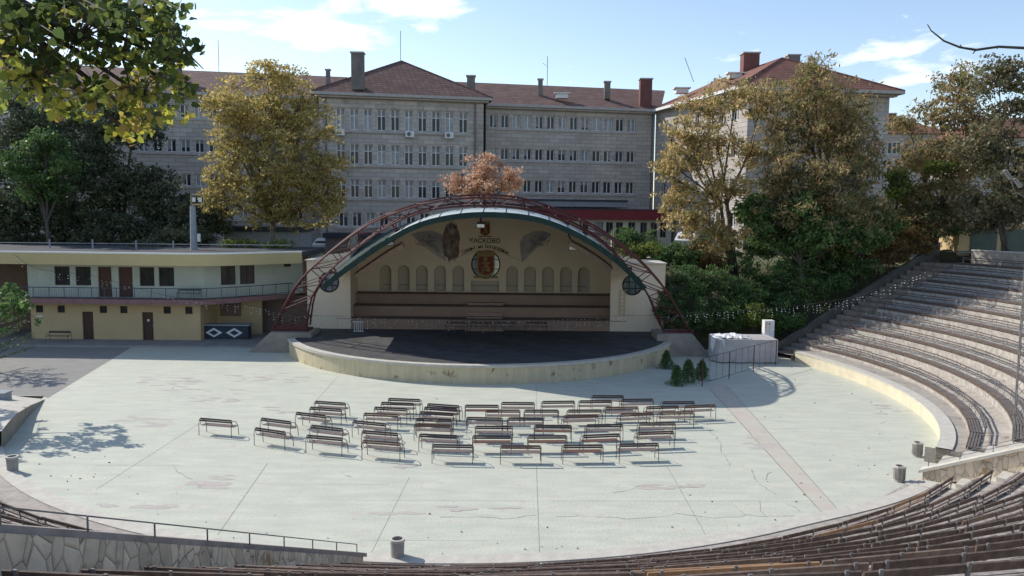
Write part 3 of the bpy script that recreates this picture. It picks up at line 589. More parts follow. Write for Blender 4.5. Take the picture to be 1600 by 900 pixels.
# round window with bars and crest
e2 = MB(); e2.lathe((0, 0, 0), [(1.16, 0)], 4)
def ring(name, c, r, t, y, m, parent, n=32, d=.1):
    o = [(c[0] + r * math.cos(2 * math.pi * i / n), c[1] + r * math.sin(2 * math.pi * i / n)) for i in range(n)]; h = [(c[0] + (r - t) * math.cos(2 * math.pi * i / n), c[1] + (r - t) * math.sin(2 * math.pi * i / n)) for i in range(n)]
    return curve_mesh(name, o, [h], y, d, m, parent)
def round_window(cx, cz, r, y, parent, glass, yg):
    f = ring('round_window', (cx, cz), r + .03, .09, y, M['black'], parent)
    disc = [(cx + (r - .05) * math.cos(2 * math.pi * i / 32), cz + (r - .05) * math.sin(2 * math.pi * i / 32)) for i in range(32)]
    curve_mesh('pane', disc, [], yg, .02, glass, f)
    b = MB(); h = math.sqrt(max(.01, r * r - (r * .32) ** 2)) - .03
    for s_ in (-1, 1):
        b.box(cx + s_ * r * .32 - .03, y + .01, cz - h, cx + s_ * r * .32 + .03, y + .06, cz + h); b.box(cx - h, y + .015, cz + s_ * r * .32 - .03, cx + h, y + .065, cz + s_ * r * .32 + .03)
    b.build('glazing_bars', M['black'], f)
    return f
round_window(rw.x, rw.z, 1.12, YB - .03, sh, M['glassday'], YB + .12)
def crest(parent, cx, cz, h, y, name='crest'):
    w_ = h * .62; t = .05
    out = [(cx - w_ / 2, cz + h * .32), (cx + w_ / 2, cz + h * .32), (cx + w_ / 2, cz - h * .2)] + [(cx + w_ / 2 * math.cos(-math.pi * i / 10), cz - h * .2 + h * .22 * math.sin(-math.pi * i / 10)) for i in range(1, 11)]
    o = curve_mesh(name, out, [], y, t, M['crestred'], parent)
    rim = [(cx + (x - cx) * 1.1, cz + (z - cz) * 1.06) for x, z in out]; curve_mesh('gold_rim', rim, [[(cx + (x - cx) * .93, cz + (z - cz) * .94) for x, z in out]], y - .02, t * .8, M['gold'], o)
    g = MB(); cw = w_ * 1.12
    g.box(cx - cw / 2, y - .03, cz + h * .33, cx + cw / 2, y + .03, cz + h * .42)
    for k in range(5): g.box(cx - cw / 2 + cw * k / 5 + cw * .02, y - .03, cz + h * .421, cx - cw / 2 + cw * (k + 1) / 5 - cw * .05, y + .03, cz + h * .52)
    g.box(cx - w_ * .75, y - .028, cz - h * .54, cx + w_ * .75, y + .02, cz - h * .46); g.build('mural_crown', M['gold'], o)
    f = MB()
    for (a, b, c, d) in ((-.1, .05, .12, .28), (-.16, .16, .02, .08), (-.06, .1, -.12, .0), (-.14, .06, -.24, -.18), (.05, .16, -.3, -.14), (-.17, -.08, -.34, -.2), (-.2, .2, -.13, -.11)): f.box(cx + a * h, y - .025, cz + c * h, cx + b * h, y - .001, cz + d * h)
    f.build('lion_relief', M['gold'], o)
    return o
rc_ = empty('crest_sign', (rw.x, YB - .5, rw.z), 'red and gold city crest with mural crown mounted before the round window', 'crest')
crest(rc_, rw.x + .02, rw.z + .02, 2.0, YB - .35, 'shield')
c = at(758, 361, YB); crest(sh, c.x, c.z + .16, 1.15, YB - .04, 'painted_crest')
# lettering
def text(s, cx, cz, size, y, m, parent, rot=0, name='lettering', sx=1, off=.0):
    cu = bpy.data.curves.new(name, 'FONT'); cu.body = s; cu.size = size; cu.align_x = 'CENTER'; cu.align_y = 'CENTER'; cu.extrude = .012; cu.offset = off; cu.resolution_u = 3
    o = bpy.data.objects.new(name, cu); me = bpy.data.meshes.new_from_object(o); bpy.data.objects.remove(o); po = parent_loc(parent)
    for v in me.vertices:
        x, z = v.co.x * sx, v.co.y; x, z = x * math.cos(rot) - z * math.sin(rot), x * math.sin(rot) + z * math.cos(rot)
        v.co = (cx + x - po.x, y - v.co.z - po.y, cz + z - po.z)
    me.materials.clear(); me.materials.append(m)
    return me
c = at(757.5, 376.5, YB); me = text('ХАСКОВО', c.x, c.z + .0, .50, YB - .03, M['inkteal'], sh, 0, sx=1.0, off=.008); o = bpy.data.objects.new('lettering', me); COL.objects.link(o); o.parent = sh
s_ = 'Градът на Богородица'; c = at(758, 420, YB); Rt = 3.4; import bmesh as _bm
pos_ = 0
for wd in s_.split(' '):
    bmj = _bm.new()
    for j, ch in enumerate(wd):
        t = (pos_ + j - (len(s_) - 1) / 2) * .056
        me = text(ch, c.x + Rt * math.sin(t), at(758, 385, YB).z - Rt + Rt * math.cos(t), .40, YB - .03, M['ink'], sh, -t, off=.004); bmj.from_mesh(me); bpy.data.meshes.remove(me)
    me = bpy.data.meshes.new('lettering'); bmj.to_mesh(me); bmj.free(); me.materials.append(M['ink']); o = bpy.data.objects.new('lettering', me); COL.objects.link(o); o.parent = sh; pos_ += len(wd) + 1
# relief moulding: shallow arc over the round window, and gable lines
def plate(pts, y, d, m, name, parent=sh, holes=[]): return curve_mesh(name, [(at(a, b, YB).x, at(a, b, YB).z) for a, b in pts], [[(at(a, b, YB).x, at(a, b, YB).z) for a, b in h] for h in holes], y, d, m, parent)
ar = [(700 + 1.18 * i * 1.0, 410 - 18.5 * math.sin(math.pi * i / 100)) for i in range(0, 101, 5)]
g = MB(); pp = [at(a, b, YB - .04) for a, b in ar]; g.tube(pp, .05, 5); g.build('arch_moulding', M['shell'], sh)
plate([(642, 366), (655, 362), (675, 360), (691, 366), (697, 408), (680, 398), (660, 383)], YB - .012, .01, M['mural1'], 'mural')
plate([(862, 366), (815, 411), (812, 380), (818, 368), (835, 361), (850, 361)], YB - .012, .01, M['mural1'], 'mural')
mu = plate([(691, 372), (694, 360), (698, 351), (706, 348), (713, 352), (717, 362), (719, 372), (717, 384), (718, 396), (711, 408), (705, 404), (703, 412), (699, 402), (694, 400), (692, 388)], YB - .024, .01, M['mural2'], 'mural_figure')
for cx_, cz_, rr2 in ((667, 371, 7), (678, 371, 7), (842, 371, 7), (853, 371, 7), (707, 354, 7.5)):
    q = at(cx_, cz_, YB); ring('mural_ring', (q.x, q.z), rr2 * .05, .05, YB - .035, M['mural3'], sh, 20, .01)
for pl in ([(662, 378), (672, 374), (682, 384), (690, 394), (684, 394), (672, 386)], [(822, 396), (834, 378), (846, 374), (838, 384), (828, 394)], [(700, 358), (708, 355), (712, 360), (709, 367), (702, 366)], [(696, 376), (702, 374), (704, 398), (698, 398)], [(710, 370), (715, 374), (713, 386), (708, 384)]):
    plate(pl, YB - .034, .008, M['mural3'], 'mural_highlight')
rm_ = random.Random(8); g = MB(); g2 = MB(); g3 = MB()
for (x0, y0, fl) in ((668, 374, 1), (842, 374, -1)):
    for k in range(26):
        a0_ = rm_.uniform(0, 6.28); rad = rm_.uniform(3, 9); cx_, cy_ = x0 + rm_.uniform(-8, 8), y0 + rm_.uniform(-4, 6)
        pp = [at(cx_ + fl * rad * 1.2 * math.cos(a0_ + t * .25), cy_ + rad * .8 * math.sin(a0_ + t * .25), YB - .03) for t in range(6)]
        (g if k % 2 else g2).tube(pp, rm_.uniform(.012, .03), 4)
for k in range(22):
    x0 = rm_.uniform(695, 715); y0 = rm_.uniform(358, 392); pp = [at(x0 + rm_.gauss(0, 1) , y0 + t * rm_.uniform(2, 4), YB - .035) for t in range(4)]; (g3 if k % 3 else g2).tube(pp, rm_.uniform(.012, .035), 4)
g.build('mural_strokes', M['mural4'], sh); g2.build('mural_strokes', M['mural3'], sh); g3.build('mural_strokes', M['mural2'], sh)
# tiers
LZ, LX = at(562, 458, YB).x, at(950, 462, YB).x
z0, zt = 1.03, 3.33; dz = (zt - z0) / 3
for k in range(3):
    y0 = YW + 1.5 * k; zz = z0 + dz * (k + 1); ex = (2 - k) * .28
    g = MB(); g.box(LZ - ex - .25, y0, z0 - .02, LX + ex + .25, (y0 + 1.5 if k < 2 else YB + .39), zz - .05); g.build('tier_riser', M['riser'], sh)
    g = MB(); g.box(LZ - ex - .25, y0 - .03, zz - .049, LX + ex + .25, (y0 + 1.5 - .031 if k < 2 else YB + .39), zz); g.build('tier_tread', M['tread'], sh)
g = MB(); sx0, sx1 = at(728, 480, YW).x, at(785, 480, YW).x
for k in range(8): g.box(sx0, YW - .55 + .6 * k, z0 + .003 * k, sx1, YW - .55 + .6 * (k + 1), z0 + (zt - z0) * (k + 1) / 8 - .004)
g.build('stair', mat('stair_paint', (.40, .27, .20), .8), sh)
# wings and splayed side walls
wl0, wl1 = at(484, 500, YW).x - .1, at(548, 500, YW).x; wr0, wr1 = at(953, 500, YW).x, at(1036, 500, YW).x
for (xa, xb, inner) in ((wl0, -9.6, LZ - .8), (5.6, wr1, LX + .8)):
    pass
wz = 6.0
def wing(xa, xb, wx, side):
    zc = at(514, 441, YW).z
    hole = [(wx + .72 * math.cos(2 * math.pi * i / 28), zc + .72 * math.sin(2 * math.pi * i / 28)) for i in range(28)]
    if side < 0: out = [(xa, 1.0), (xb, 1.0), (xb, 8.0 if False else 6.6), (xb - 1.6, 6.4), (xa, wz)]
    else: out = [(xa, 1.0), (xb, 1.0), (xb, wz), (xa + 1.2, 6.4), (xa, 6.6)]
    curve_mesh('wing_wall', out, [hole], YW - .02, .35, M['shell'], sh)
    f = round_window(wx, zc, .72, YW - .05, sh, M['paleglass'] if side < 0 else M['glassday'], YW + .12)
    g = MB()
    # roof slab and outer side
    if side < 0: g.box(xa - .15, YW - .2, wz, xb - 1.6, YB + 3, wz + .08)
    else: g.box(xa + .8, YW - .2, wz, xb + .15, YB + 3, wz + .08)
    g.build('wing_roof', M['coping'], sh)
    g = MB(); xo = xa if side < 0 else xb
    g.box(xo - .15, YW + .34, .0, xo + .15, YB + 3, wz - .002); g.box(min(xa, xb), YB + 2.9, 0, max(xa, xb), YB + 3.1, wz - .003); g.build('side_wall', M['shell'], sh)
    # splay from the wing's inner edge to the back wall
    xi = xb if side < 0 else xa; xk = LZ - .15 if side < 0 else LX + .15
    g = MB(); g.quad((xi, YW + .0, 1.0), (xk, YB + .1, 1.0), (xk, YB + .1, 8.4), (xi, YW + .0, 7.2)); g.quad((xi + side * .15, YW, 1.0), (xk + side * .15, YB + .1, 1.0), (xk + side * .15, YB + .1, 8.4), (xi + side * .15, YW, 7.2)); g.build('splay_wall', M['shell'], sh)
wing(wl0, wl1, at(514, 441, YW).x, -1); wing(wr0, wr1, at(988, 447, YW).x, 1)
g = MB(); g.box(-13.4, YB + 2.9, 0, 9, YB + 3.1, 5.7); g.build('rear_wall', M['shell'], sh)
# faint ladder on the right wing
lx = at(972, 480, YW).x; g = MB()
for s2 in (-1, 1): g.box(lx + s2 * .17 - .02, YW - .1, 2.2, lx + s2 * .17 + .02, YW - .06, 4.1)
for k in range(7): g.box(lx - .15, YW - .095, 2.3 + .28 * k, lx + .15, YW - .065, 2.34 + .28 * k)
g.build('wall_ladder', M['lwallA'], sh)
# canopy
fp = [(503, 446), (508, 441), (530, 424), (560, 402), (600, 375), (650, 349), (700, 336), (755, 331), (820, 335), (870, 348), (920, 372), (960, 399), (985, 421), (1003, 441), (1010, 449)]
def lean(px, py, f):
    Y = 50
    for _ in range(20): p = at(px, py, Y); Y = f(p.z)
    return at(px, py, Y)
FA0 = [lean(x, y, lambda z: 45.7 + (9.6 - z) * 1.05) for x, y in fp]
def resample(P, n):
    d = [0]
    for a, b in zip(P, P[1:]): d.append(d[-1] + (b - a).length)
    out = []
    for i in range(n + 1):
        t = d[-1] * i / n; k = 0
        while k < len(d) - 2 and d[k + 1] < t: k += 1
        u = (t - d[k]) / (d[k + 1] - d[k]); p0, p1, p2, p3 = P[max(0, k - 1)], P[k], P[k + 1], P[min(len(P) - 1, k + 2)]
        out.append(.5 * ((2 * p1) + (p2 - p0) * u + (2 * p0 - 5 * p1 + 4 * p2 - p3) * u * u + (3 * p1 - p0 - 3 * p2 + p3) * u ** 3))
    return out
NF = 40; FA = resample(FA0, NF)
BB = [Vector((x, YB + .2, z)) for x, z in arcpts(-13.6, 9.2, 5.5, 9.80, NF)]
def outn(i):
    t = (FA[min(i + 1, NF)] - FA[max(i - 1, 0)]); n = Vector((-t.z, 0, t.x)).normalized(); return n
MA = []
for i in range(NF + 1):
    n = outn(i); k = math.sin(math.pi * i / NF) ** .6; k2 = math.sin(math.pi * i / NF) ** 2.2; MA.append(FA[i] + n * (.02 + .24 * k2) + Vector((0, 1.0 + 1.4 * k, 0)))
g = MB()
for i in range(NF):
    g.quad(FA[i], FA[i + 1], MA[i + 1], MA[i])
o = g.build('canopy_panels', M['panel'], sh, recalc=False)
for i in range(0, NF + 1, 2):
    n = outn(i); g = MB(); g.tube([FA[i] + n * .012, MA[i] + n * .012], .025, 4); g.build('panel_seam', M['teal'], o)
g = MB()
for i in range(NF):
    g.quad(MA[i], MA[i + 1], BB[i + 1], BB[i])
    a, b = outn(i), outn(i + 1); g.quad(FA[i] - a * .16, FA[i + 1] - b * .16, BB[i + 1] - b * .16, BB[i] - a * .16)
    g.quad(BB[i] - a * .16, BB[i + 1] - b * .16, BB[i + 1], BB[i])
g.build('canopy_shell', M['teal'], sh, recalc=False)
g = MB()
for i in range(NF):
    a, b = outn(i) * .33, outn(i + 1) * .33; k1, k2 = Vector((0, -.04, 0)), Vector((0, .08, 0))
    g.quad(FA[i] + k1, FA[i + 1] + k1, FA[i + 1] - b + k1, FA[i] - a + k1); g.quad(FA[i] + k2, FA[i + 1] + k2, FA[i + 1] - b + k2, FA[i] - a + k2)
    g.quad(FA[i] + k1 - a, FA[i + 1] + k1 - b, FA[i + 1] - b + k2, FA[i] - a + k2); g.quad(FA[i] + k1, FA[i + 1] + k1, FA[i + 1] + k2, FA[i] + k2)
g.build('canopy_fascia', M['teal'], sh)
# purlins / dark soffit boxes near the ends
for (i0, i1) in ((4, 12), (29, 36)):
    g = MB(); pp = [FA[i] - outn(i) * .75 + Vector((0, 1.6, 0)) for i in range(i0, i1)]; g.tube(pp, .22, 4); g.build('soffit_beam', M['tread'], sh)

# steel arch
def tl(z): return 54.2 - 6.0 * (z - 1.6) / 9.0
op = [(430, 512), (448, 474), (464, 446), (482, 424), (499, 408), (520, 390), (547, 369), (580, 347), (620, 330), (660, 318), (700, 310), (756, 306.5), (812, 311), (860, 325), (900, 340.5), (940, 361), (981, 391), (1007, 414), (1038, 450), (1055, 478), (1068, 501), (1080, 520)]
ip = [(482, 510), (488, 468), (500, 444), (516, 422), (540, 400), (570, 377), (600, 356), (640, 336), (690, 323), (756, 319), (820, 324), (870, 338), (920, 363), (955, 390), (990, 430), (1010, 456), (1021, 480), (1034, 512)]
OA = resample([lean(x, y, tl) for x, y in op], 36); IA = resample([lean(x, y, tl) for x, y in ip], 36)
ta = empty('steel_arch', (-2, 54, 1), 'dark red tubular steel truss arch spanning over the band shell', 'truss')
dy = Vector((0, .55, .1))
for nm, ch, o_ in (('chord', OA, dy), ('chord', OA, -dy), ('chord', IA, dy * .9), ('chord', IA, -dy * .9)):
    g = MB(); g.tube([p + o_ for p in ch], .065, 6); g.build(nm, M['red'], ta)
g = MB()
for i in range(0, 36, 2):
    for s in (1, -1):
        o_ = dy * s; g.tube([OA[i] + o_, IA[i + 1] + o_ * .9], .032, 5); g.tube([IA[i + 1] + o_ * .9, OA[i + 2] + o_], .032, 5)
    g.tube([OA[i] + dy, OA[i] - dy], .03, 5); g.tube([IA[i + 1] + dy * .9, IA[i + 1] - dy * .9], .03, 5); g.tube([OA[i] + dy, OA[i + 2] - dy], .025, 5)
    g.tube([OA[i] - dy, IA[i] + dy * .9], .028, 5)
g.build('bracing', M['red'], ta)
for i in (6, 12, 18, 24, 30):
    g = MB(); j = min(range(NF + 1), key=lambda k: (MA[k] - IA[i]).length); p = MA[j]; g.tube([IA[i] - dy * .9, p], .07, 6); g.tube([IA[i] + dy * .9, p], .07, 6); g.box(p.x - .18, p.y - .1, p.z - .05, p.x + .18, p.y + .1, p.z + .16); g.build('hanger', M['red'], ta)
for a, b in ((OA[0], IA[0]), (OA[-1], IA[-1])):
    g = MB(); x0, x1 = sorted((a.x, b.x)); zz = min(a.z, b.z)
    g.box(x0 - .1, a.y - .8, zz - .18, x1 + .1, a.y + .8, zz - .02); g.box(x0, a.y - .7, zz - .018, x1, a.y - .6, zz + .3); g.build('base_frame', M['red'], ta)
for side in (-1, 1):
    if side < 0: xs_, zz = (-17.9, -16.4, -13.6), 1.36
    else: xs_, zz = (13.6, 12.3, 9.9), 1.5
    yc = 54.2; g = MB()
    lo = [(xs_[0], yc - 1.4), (xs_[2], yc - 1.4), (xs_[2], yc + 1.4), (xs_[0], yc + 1.4)]; hi = [(xs_[1], yc - 1.2), (xs_[2], yc - 1.2), (xs_[2], yc + 1.2), (xs_[1], yc + 1.2)]
    for i in range(4): j = (i + 1) % 4; g.quad((*lo[i], -.05), (*lo[j], -.05), (*hi[j], zz), (*hi[i], zz))
    g.quad(*[(*h, zz) for h in hi])
    tag(g.build('arch_abutment', M['concrete'], recalc=True), 'sloping concrete block carrying the steel arch beside the two-storey building' if side < 0 else 'sloping concrete block carrying the steel arch beside the small conifers', 'abutment')

# floodlights under the canopy
def floodlight(px, py, Y, label, size=.55, arm=None):
    p = at(px, py, Y); e = empty('floodlight', p, label, 'floodlight', None)
    g = MB(); g.quad(*[(p.x + a * size / 2, p.y, p.z + .18 * size) for a in (-.8, .8)], (p.x + size / 2, p.y - .05, p.z - .35 * size), (p.x - size / 2, p.y - .05, p.z - .35 * size))
    g.box(p.x - size * .42, p.y, p.z - .25 * size, p.x + size * .42, p.y + .22, p.z + .32 * size); g.build('housing', M['black'], e)
    g = MB(); g.box(p.x - size * .4, p.y - .07, p.z - .30 * size, p.x + size * .4, p.y - .01, p.z + .05 * size); g.build('lens', M['lampglass'], e)
    if arm: q = at(arm[0], arm[1], Y + .6); g = MB(); g.tube([p + Vector((0, .1, .2)), q], .06, 5); g.build('bracket', M['red'], e)
floodlight(610, 379, 49.5, 'black floodlight hung under the left side of the teal canopy', arm=(618, 362))
floodlight(751, 351, 47.2, 'black floodlight hung under the top of the teal canopy', arm=(752, 335))
floodlight(895, 386, 49.5, 'black floodlight hung under the right side of the teal canopy', arm=(888, 366))

# benches standing on the stage and by the left building
def place_bench(px, py, z, ang, label, group, k=0, Y=None):
    o = copy_tree(bt[k]); p = gz(px, py, z) if Y is None else at(px, py, Y)
    o.location = (p.x, p.y, z + .004); o.rotation_euler = (0, 0, ang); o['label'] = label; o['group'] = group; return o
for i, x in enumerate((714, 752, 790, 838)):
    place_bench(x, 518.5, 1.03, math.pi + (0, .02, -.02, -.12)[i], f"dark bench on the stage before the brown tiers, {ORD[i]} from the left", 'benches on the stage')
place_bench(95, 533, .12, math.pi, 'dark bench standing against the ochre ground floor wall', 'benches by the two-storey building')
place_bench(298, 467, 3.2, math.pi, 'dark bench standing on the balcony behind the railing', 'benches by the two-storey building', Y=56.6)
p = gz(560, 518, 1.03); g = MB()
for k in range(5): g.box(p.x - .3 + .14 * k, p.y, 1.04, p.x - .27 + .14 * k, p.y + .03, 1.72)
g.box(p.x - .42, p.y, 1.7, p.x + .4, p.y + .03, 1.75); g.box(p.x - .36, p.y - .1, 1.04, p.x + .36, p.y + .15, 1.07); tag(g.build('barrier', M['white']), 'small white slatted barrier standing on the sunlit part of the stage', 'barrier')
exec_parts = []

# ------------------------------------------------------------------ left two-storey building
lb = empty('service_building', (-28, 58, 0), 'two-storey service building, ochre below and pale blue above, with curved balcony', 'building')
def wall_open(g, p0, p1, z0, z1, ops, depth, thick=.3):
    """wall face from p0 to p1 (xy), facing the right-hand side of p0->p1 ... openings (u0,u1,za,zb) in metres; returns frame function"""
    p0 = Vector((p0[0], p0[1], 0)); p1 = Vector((p1[0], p1[1], 0)); d = (p1 - p0); Lh = d.length; d.normalize(); n = Vector((d.y, -d.x, 0))
    us = sorted({0, Lh} | {u for o in ops for u in o[:2]}); zs = sorted({z0, z1} | {z for o in ops for z in o[2:]})
    def P(u, z, k=0): q = p0 + d * u - n * k; return (q.x, q.y, z)
    for a, b in zip(us, us[1:]):
        if b - a < 1e-5: continue
        for c, e_ in zip(zs, zs[1:]):
            if e_ - c < 1e-5: continue
            m = ((a + b) / 2, (c + e_) / 2)
            if any(o[0] < m[0] < o[1] and o[2] < m[1] < o[3] for o in ops): continue
            g.quad(P(a, c), P(b, c), P(b, e_), P(a, e_))
    for (a, b, c, e_) in ops:
        g.quad(P(a, c), P(a, c, depth), P(a, e_, depth), P(a, e_)); g.quad(P(b, c), P(b, c, depth), P(b, e_, depth), P(b, e_))
        g.quad(P(a, c), P(b, c), P(b, c, depth), P(a, c, depth)); g.quad(P(a, e_), P(b, e_), P(b, e_, depth), P(a, e_, depth))
    g.quad(P(0, z0, thick), P(Lh, z0, thick), P(Lh, z1, thick), P(0, z1, thick))
    return p0, d, n
def hexa(g, p0, d, n, u0, u1, z0, z1, k0, k1):
    """box in a wall's frame: u along, z up, k in front (+) of the face"""
    Mx = Matrix(((d.x, n.x, 0, p0.x), (d.y, n.y, 0, p0.y), (0, 0, 1, 0), (0, 0, 0, 1)))
    g.box(u0, k0, z0, u1, k1, z1, Mx)
def window(parent, fr, u0, u1, z0, z1, depth, glass, mull=1, frame='frame', trans=None, fw=.07, half=None):
    p0, d, n = fr; g = MB()
    for (a, b, c, e_) in ((u0, u0 + fw, z0, z1), (u1 - fw, u1, z0, z1), (u0 + fw, u1 - fw, z0, z0 + fw), (u0 + fw, u1 - fw, z1 - fw, z1)): hexa(g, p0, d, n, a, b, c, e_, -depth, -depth + .06)
    for k in range(mull): c = u0 + (u1 - u0) * (k + 1) / (mull + 1); hexa(g, p0, d, n, c - fw * .6, c + fw * .6, z0 + fw, z1 - fw, -depth + .002, -depth + .07)
    if trans: hexa(g, p0, d, n, u0 + fw, u1 - fw, trans - .04, trans + .04, -depth + .004, -depth + .065)
    f = g.build('window', M[frame], parent)
    g = MB(); hexa(g, p0, d, n, u0 + fw * .5, u1 - fw * .5, z0 + fw * .5, z1 - fw * .5, -depth - .03, -depth + .02); g.build('pane', M[glass], f)
    if trans: g = MB(); hexa(g, p0, d, n, u0 + fw, u1 - fw, trans + .04, z1 - fw, -depth + .021, -depth + .035); g.build('blind', M['blind'], f)
    return f
YL = 56.9
x_ = lambda px, z_: (lambda p: p.x)(at(px, 450, YL))
X0, X1 = x_(46, 0), x_(312, 0)
g = MB(); W0 = X0
ops = []; wins = []; doors = []
for px in (60, 94, 160, 192, 260, 294): u = x_(px, 0) - W0; ops.append((u - .27, u + .27, 2.05, 2.58)); wins.append(ops[-1])
for px in (135, 229): u = x_(px, 0) - W0; ops.append((u - .4, u + .4, .12, 2.15)); doors.append(ops[-1])
fr = wall_open(g, (X0, YL), (X1, YL), .12, 3.0, ops, .2); g.build('ground_floor_wall', M['lwallA'], lb)
for o in wins: window(lb, fr, *o, .15, 'darkglass', 0, 'door', fw=.05)
def door(parent, fr, o, depth=.12):
    p0, d, n = fr; g = MB(); hexa(g, p0, d, n, o[0], o[1], o[2], o[3], -depth - .05, -depth); f = g.build('door', M['door'], parent)
    g = MB(); hexa(g, p0, d, n, o[1] - .14, o[1] - .06, o[2] + .95, o[2] + 1.05, -depth + .001, -depth + .06); g.build('door_handle', M['steel'], f)
for o in doors: door(lb, fr, o)
g = MB(); hexa(g, *fr, x_(229, 0) - W0 - .08, x_(229, 0) - W0 + .08, 1.45, 1.62, -.119, -.1); g.build('door_sign', M['white'], lb)
g = MB(); hexa(g, *fr, x_(60, 0) - W0 - .2, x_(60, 0) - W0 + .2, 1.72, 1.84, .002, .02); g.build('wall_plate', M['white'], lb)
g = MB(); g.box(X1 - .3, YL + .301, .12, X1, YL + 4.5, 3.0); g.build('end_wall', M['lwallA'], lb); g = MB(); g.box(X0 - .0, YL + .301, .12, X0 + .3, YL + 4.5, 3.0); g.build('end_wall', M['lwallA'], lb)
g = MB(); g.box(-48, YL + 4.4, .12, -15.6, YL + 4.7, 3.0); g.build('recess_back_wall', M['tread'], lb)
g = MB(); g.box(X1 + .01, YL + 3.2, .12, -19.2, YL + 3.4, 3.0); g.build('bar_back_wall', M['lwallA'], lb)
g = MB(); q = x_(333, 0); g.box(q - .7, YL + 3.1, 1.5, q + .9, YL + 3.19, 2.7); g.build('bar_shelf', M['tread'], lb)
# upper floor
zf = 3.2
UP = [(-48, YL + .1), (x_(478, 0) + 4.4 - 4.4, 62.5)]
bend = at(318, 430, YL + .1).x
U0 = at(43, 430, YL + .1).x
g = MB(); ops = []; wins = []; doors = []
for a, b in ((85, 109), (118, 142), (218, 241), (248, 272)): ops.append((at(a, 430, YL + .1).x - U0, at(b, 430, YL + .1).x - U0, 4.05, 5.42)); wins.append(ops[-1])
for a, b in ((153, 174), (185, 207)): ops.append((at(a, 430, YL + .1).x - U0, at(b, 430, YL + .1).x - U0, 3.22, 5.42)); doors.append(ops[-1])
fr = wall_open(g, (U0, YL + .1), (bend, YL + .1), zf, 6.2, ops, .2); g.build('upper_wall', M['lwallB'], lb)
for o in wins: window(lb, fr, *o, .15, 'darkglass', 1, 'door', fw=.05)
for o in doors: door(lb, fr, o)
e0 = Vector((bend, YL + .1, 0)); e1 = Vector((-15.9, 61.6, 0)); dd = (e1 - e0).normalized()
def upx(px):        # where the sight line crosses the slanting wall
    r_ = ray(px, 430); t = ((e0.x - 0) * dd.y - (e0.y) * dd.x) / (r_.x * dd.y - r_.y * dd.x); q = Vector((r_.x * t, r_.y * t, 0)); return (q - e0).dot(dd)
g = MB(); ops = []; wins = []
for a, b in ((345, 368), (375, 398)): ops.append((upx(a), upx(b), 4.1, 5.5)); wins.append(ops[-1])
ops.append((upx(444), upx(455), 5.3, 5.85)); wins.append(ops[-1])
fr2 = wall_open(g, (e0.x, e0.y), (e1.x, e1.y), zf, 6.2, ops, .2); g.build('upper_wall', M['lwallB'], lb)
for o in wins: window(lb, fr2, *o, .15, 'darkglass' , 1 if o[3] - o[2] > 1 else 0, 'door', fw=.05)
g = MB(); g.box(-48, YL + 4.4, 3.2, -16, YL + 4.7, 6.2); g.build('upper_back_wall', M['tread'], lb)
g = MB(); g.box(-16.1, 61.9, 0, -15.9, 66, 6.5); g.build('end_wall', M['lwallB'], lb)
# balcony slab with curved edge
edge = [(-48, 56.0), (-36, 55.75), (-28, 55.55), (-23.2, 55.55), (-21.6, 56.0), (-20.0, 57.3), (-18.4, 59.0), (-16.9, 60.9)]
def smooth2(P, n=40): return [(p.x, p.y) for p in resample([Vector((a, b, 0)) for a, b in P], n)]
ed = smooth2(edge)
g = MB(); g.prism(ed + [(-16.4, 62.3), (-48, 62.3)], 3.01, 3.19); g.build('balcony_slab', M['pinkband'], lb)
g = MB()
for a, b in zip(ed, ed[1:]): g.quad((*a, 2.86), (*b, 2.86), (*b, 3.20), (*a, 3.20)) if False else g.quad((a[0], a[1] - .01, 2.86), (b[0], b[1] - .01, 2.86), (b[0], b[1] - .01, 3.22), (a[0], a[1] - .01, 3.22))
g.build('slab_edge', M['pinkband'], lb)
g = MB(); nb = resample([Vector((a, b, 0)) for a, b in edge], 190)
g.tube([Vector((p.x, p.y, 4.02)) for p in nb[::3]], .03, 4); g.tube([Vector((p.x, p.y, 3.32)) for p in nb[::3]], .02, 4)
for i, p in enumerate(nb[:-1]):
    if i % 6 == 0: g.box(p.x - .02, p.y - .02, 3.2, p.x + .02, p.y + .02, 4.02)
    q = nb[i + 1]; d = (q - p); s = .09
    if i % 2 == 0: g.tube([Vector((p.x, p.y, 3.34)), Vector((p.x, p.y, 3.75)), Vector(((p + d * .5).x, (p + d * .5).y, 3.9)), Vector((q.x, q.y, 3.75)), Vector((q.x, q.y, 3.34))], .009, 3, False)
g.build('balcony_railing', M['railblue'], lb)
redge = smooth2([(-48, 54.9), (-36, 54.8), (-28, 54.5), (-22.5, 54.3), (-20.2, 55.0), (-18.2, 56.4), (-15.6, 58.4)])
g = MB(); g.prism(redge + [(-15.3, 60.5), (-15.7, 66), (-48, 66)], 6.2, 6.58); g.build('roof_slab', M['rooffelt'], lb)
g = MB(); h_ = MB()
for a, b in zip(redge, redge[1:]): g.quad((a[0], a[1] - .012, 5.72), (b[0], b[1] - .012, 5.72), (b[0], b[1] - .012, 6.52), (a[0], a[1] - .012, 6.52)); h_.quad((a[0], a[1] - .03, 6.52), (b[0], b[1] - .03, 6.52), (b[0], b[1] - .03, 6.62), (a[0], a[1] - .03, 6.62)); h_.quad((a[0], a[1] - .03, 6.62), (b[0], b[1] - .03, 6.62), (b[0], b[1] + .2, 6.62), (a[0], a[1] + .2, 6.62))
for a, b in zip(redge, redge[1:]): g.quad((a[0], a[1] - .012, 5.72), (b[0], b[1] - .012, 5.72), (b[0], b[1] + .5, 5.9), (a[0], a[1] + .5, 5.9))
g.build('roof_fascia', M['lfascia'], lb); h_.build('roof_flashing', M['white'], lb)
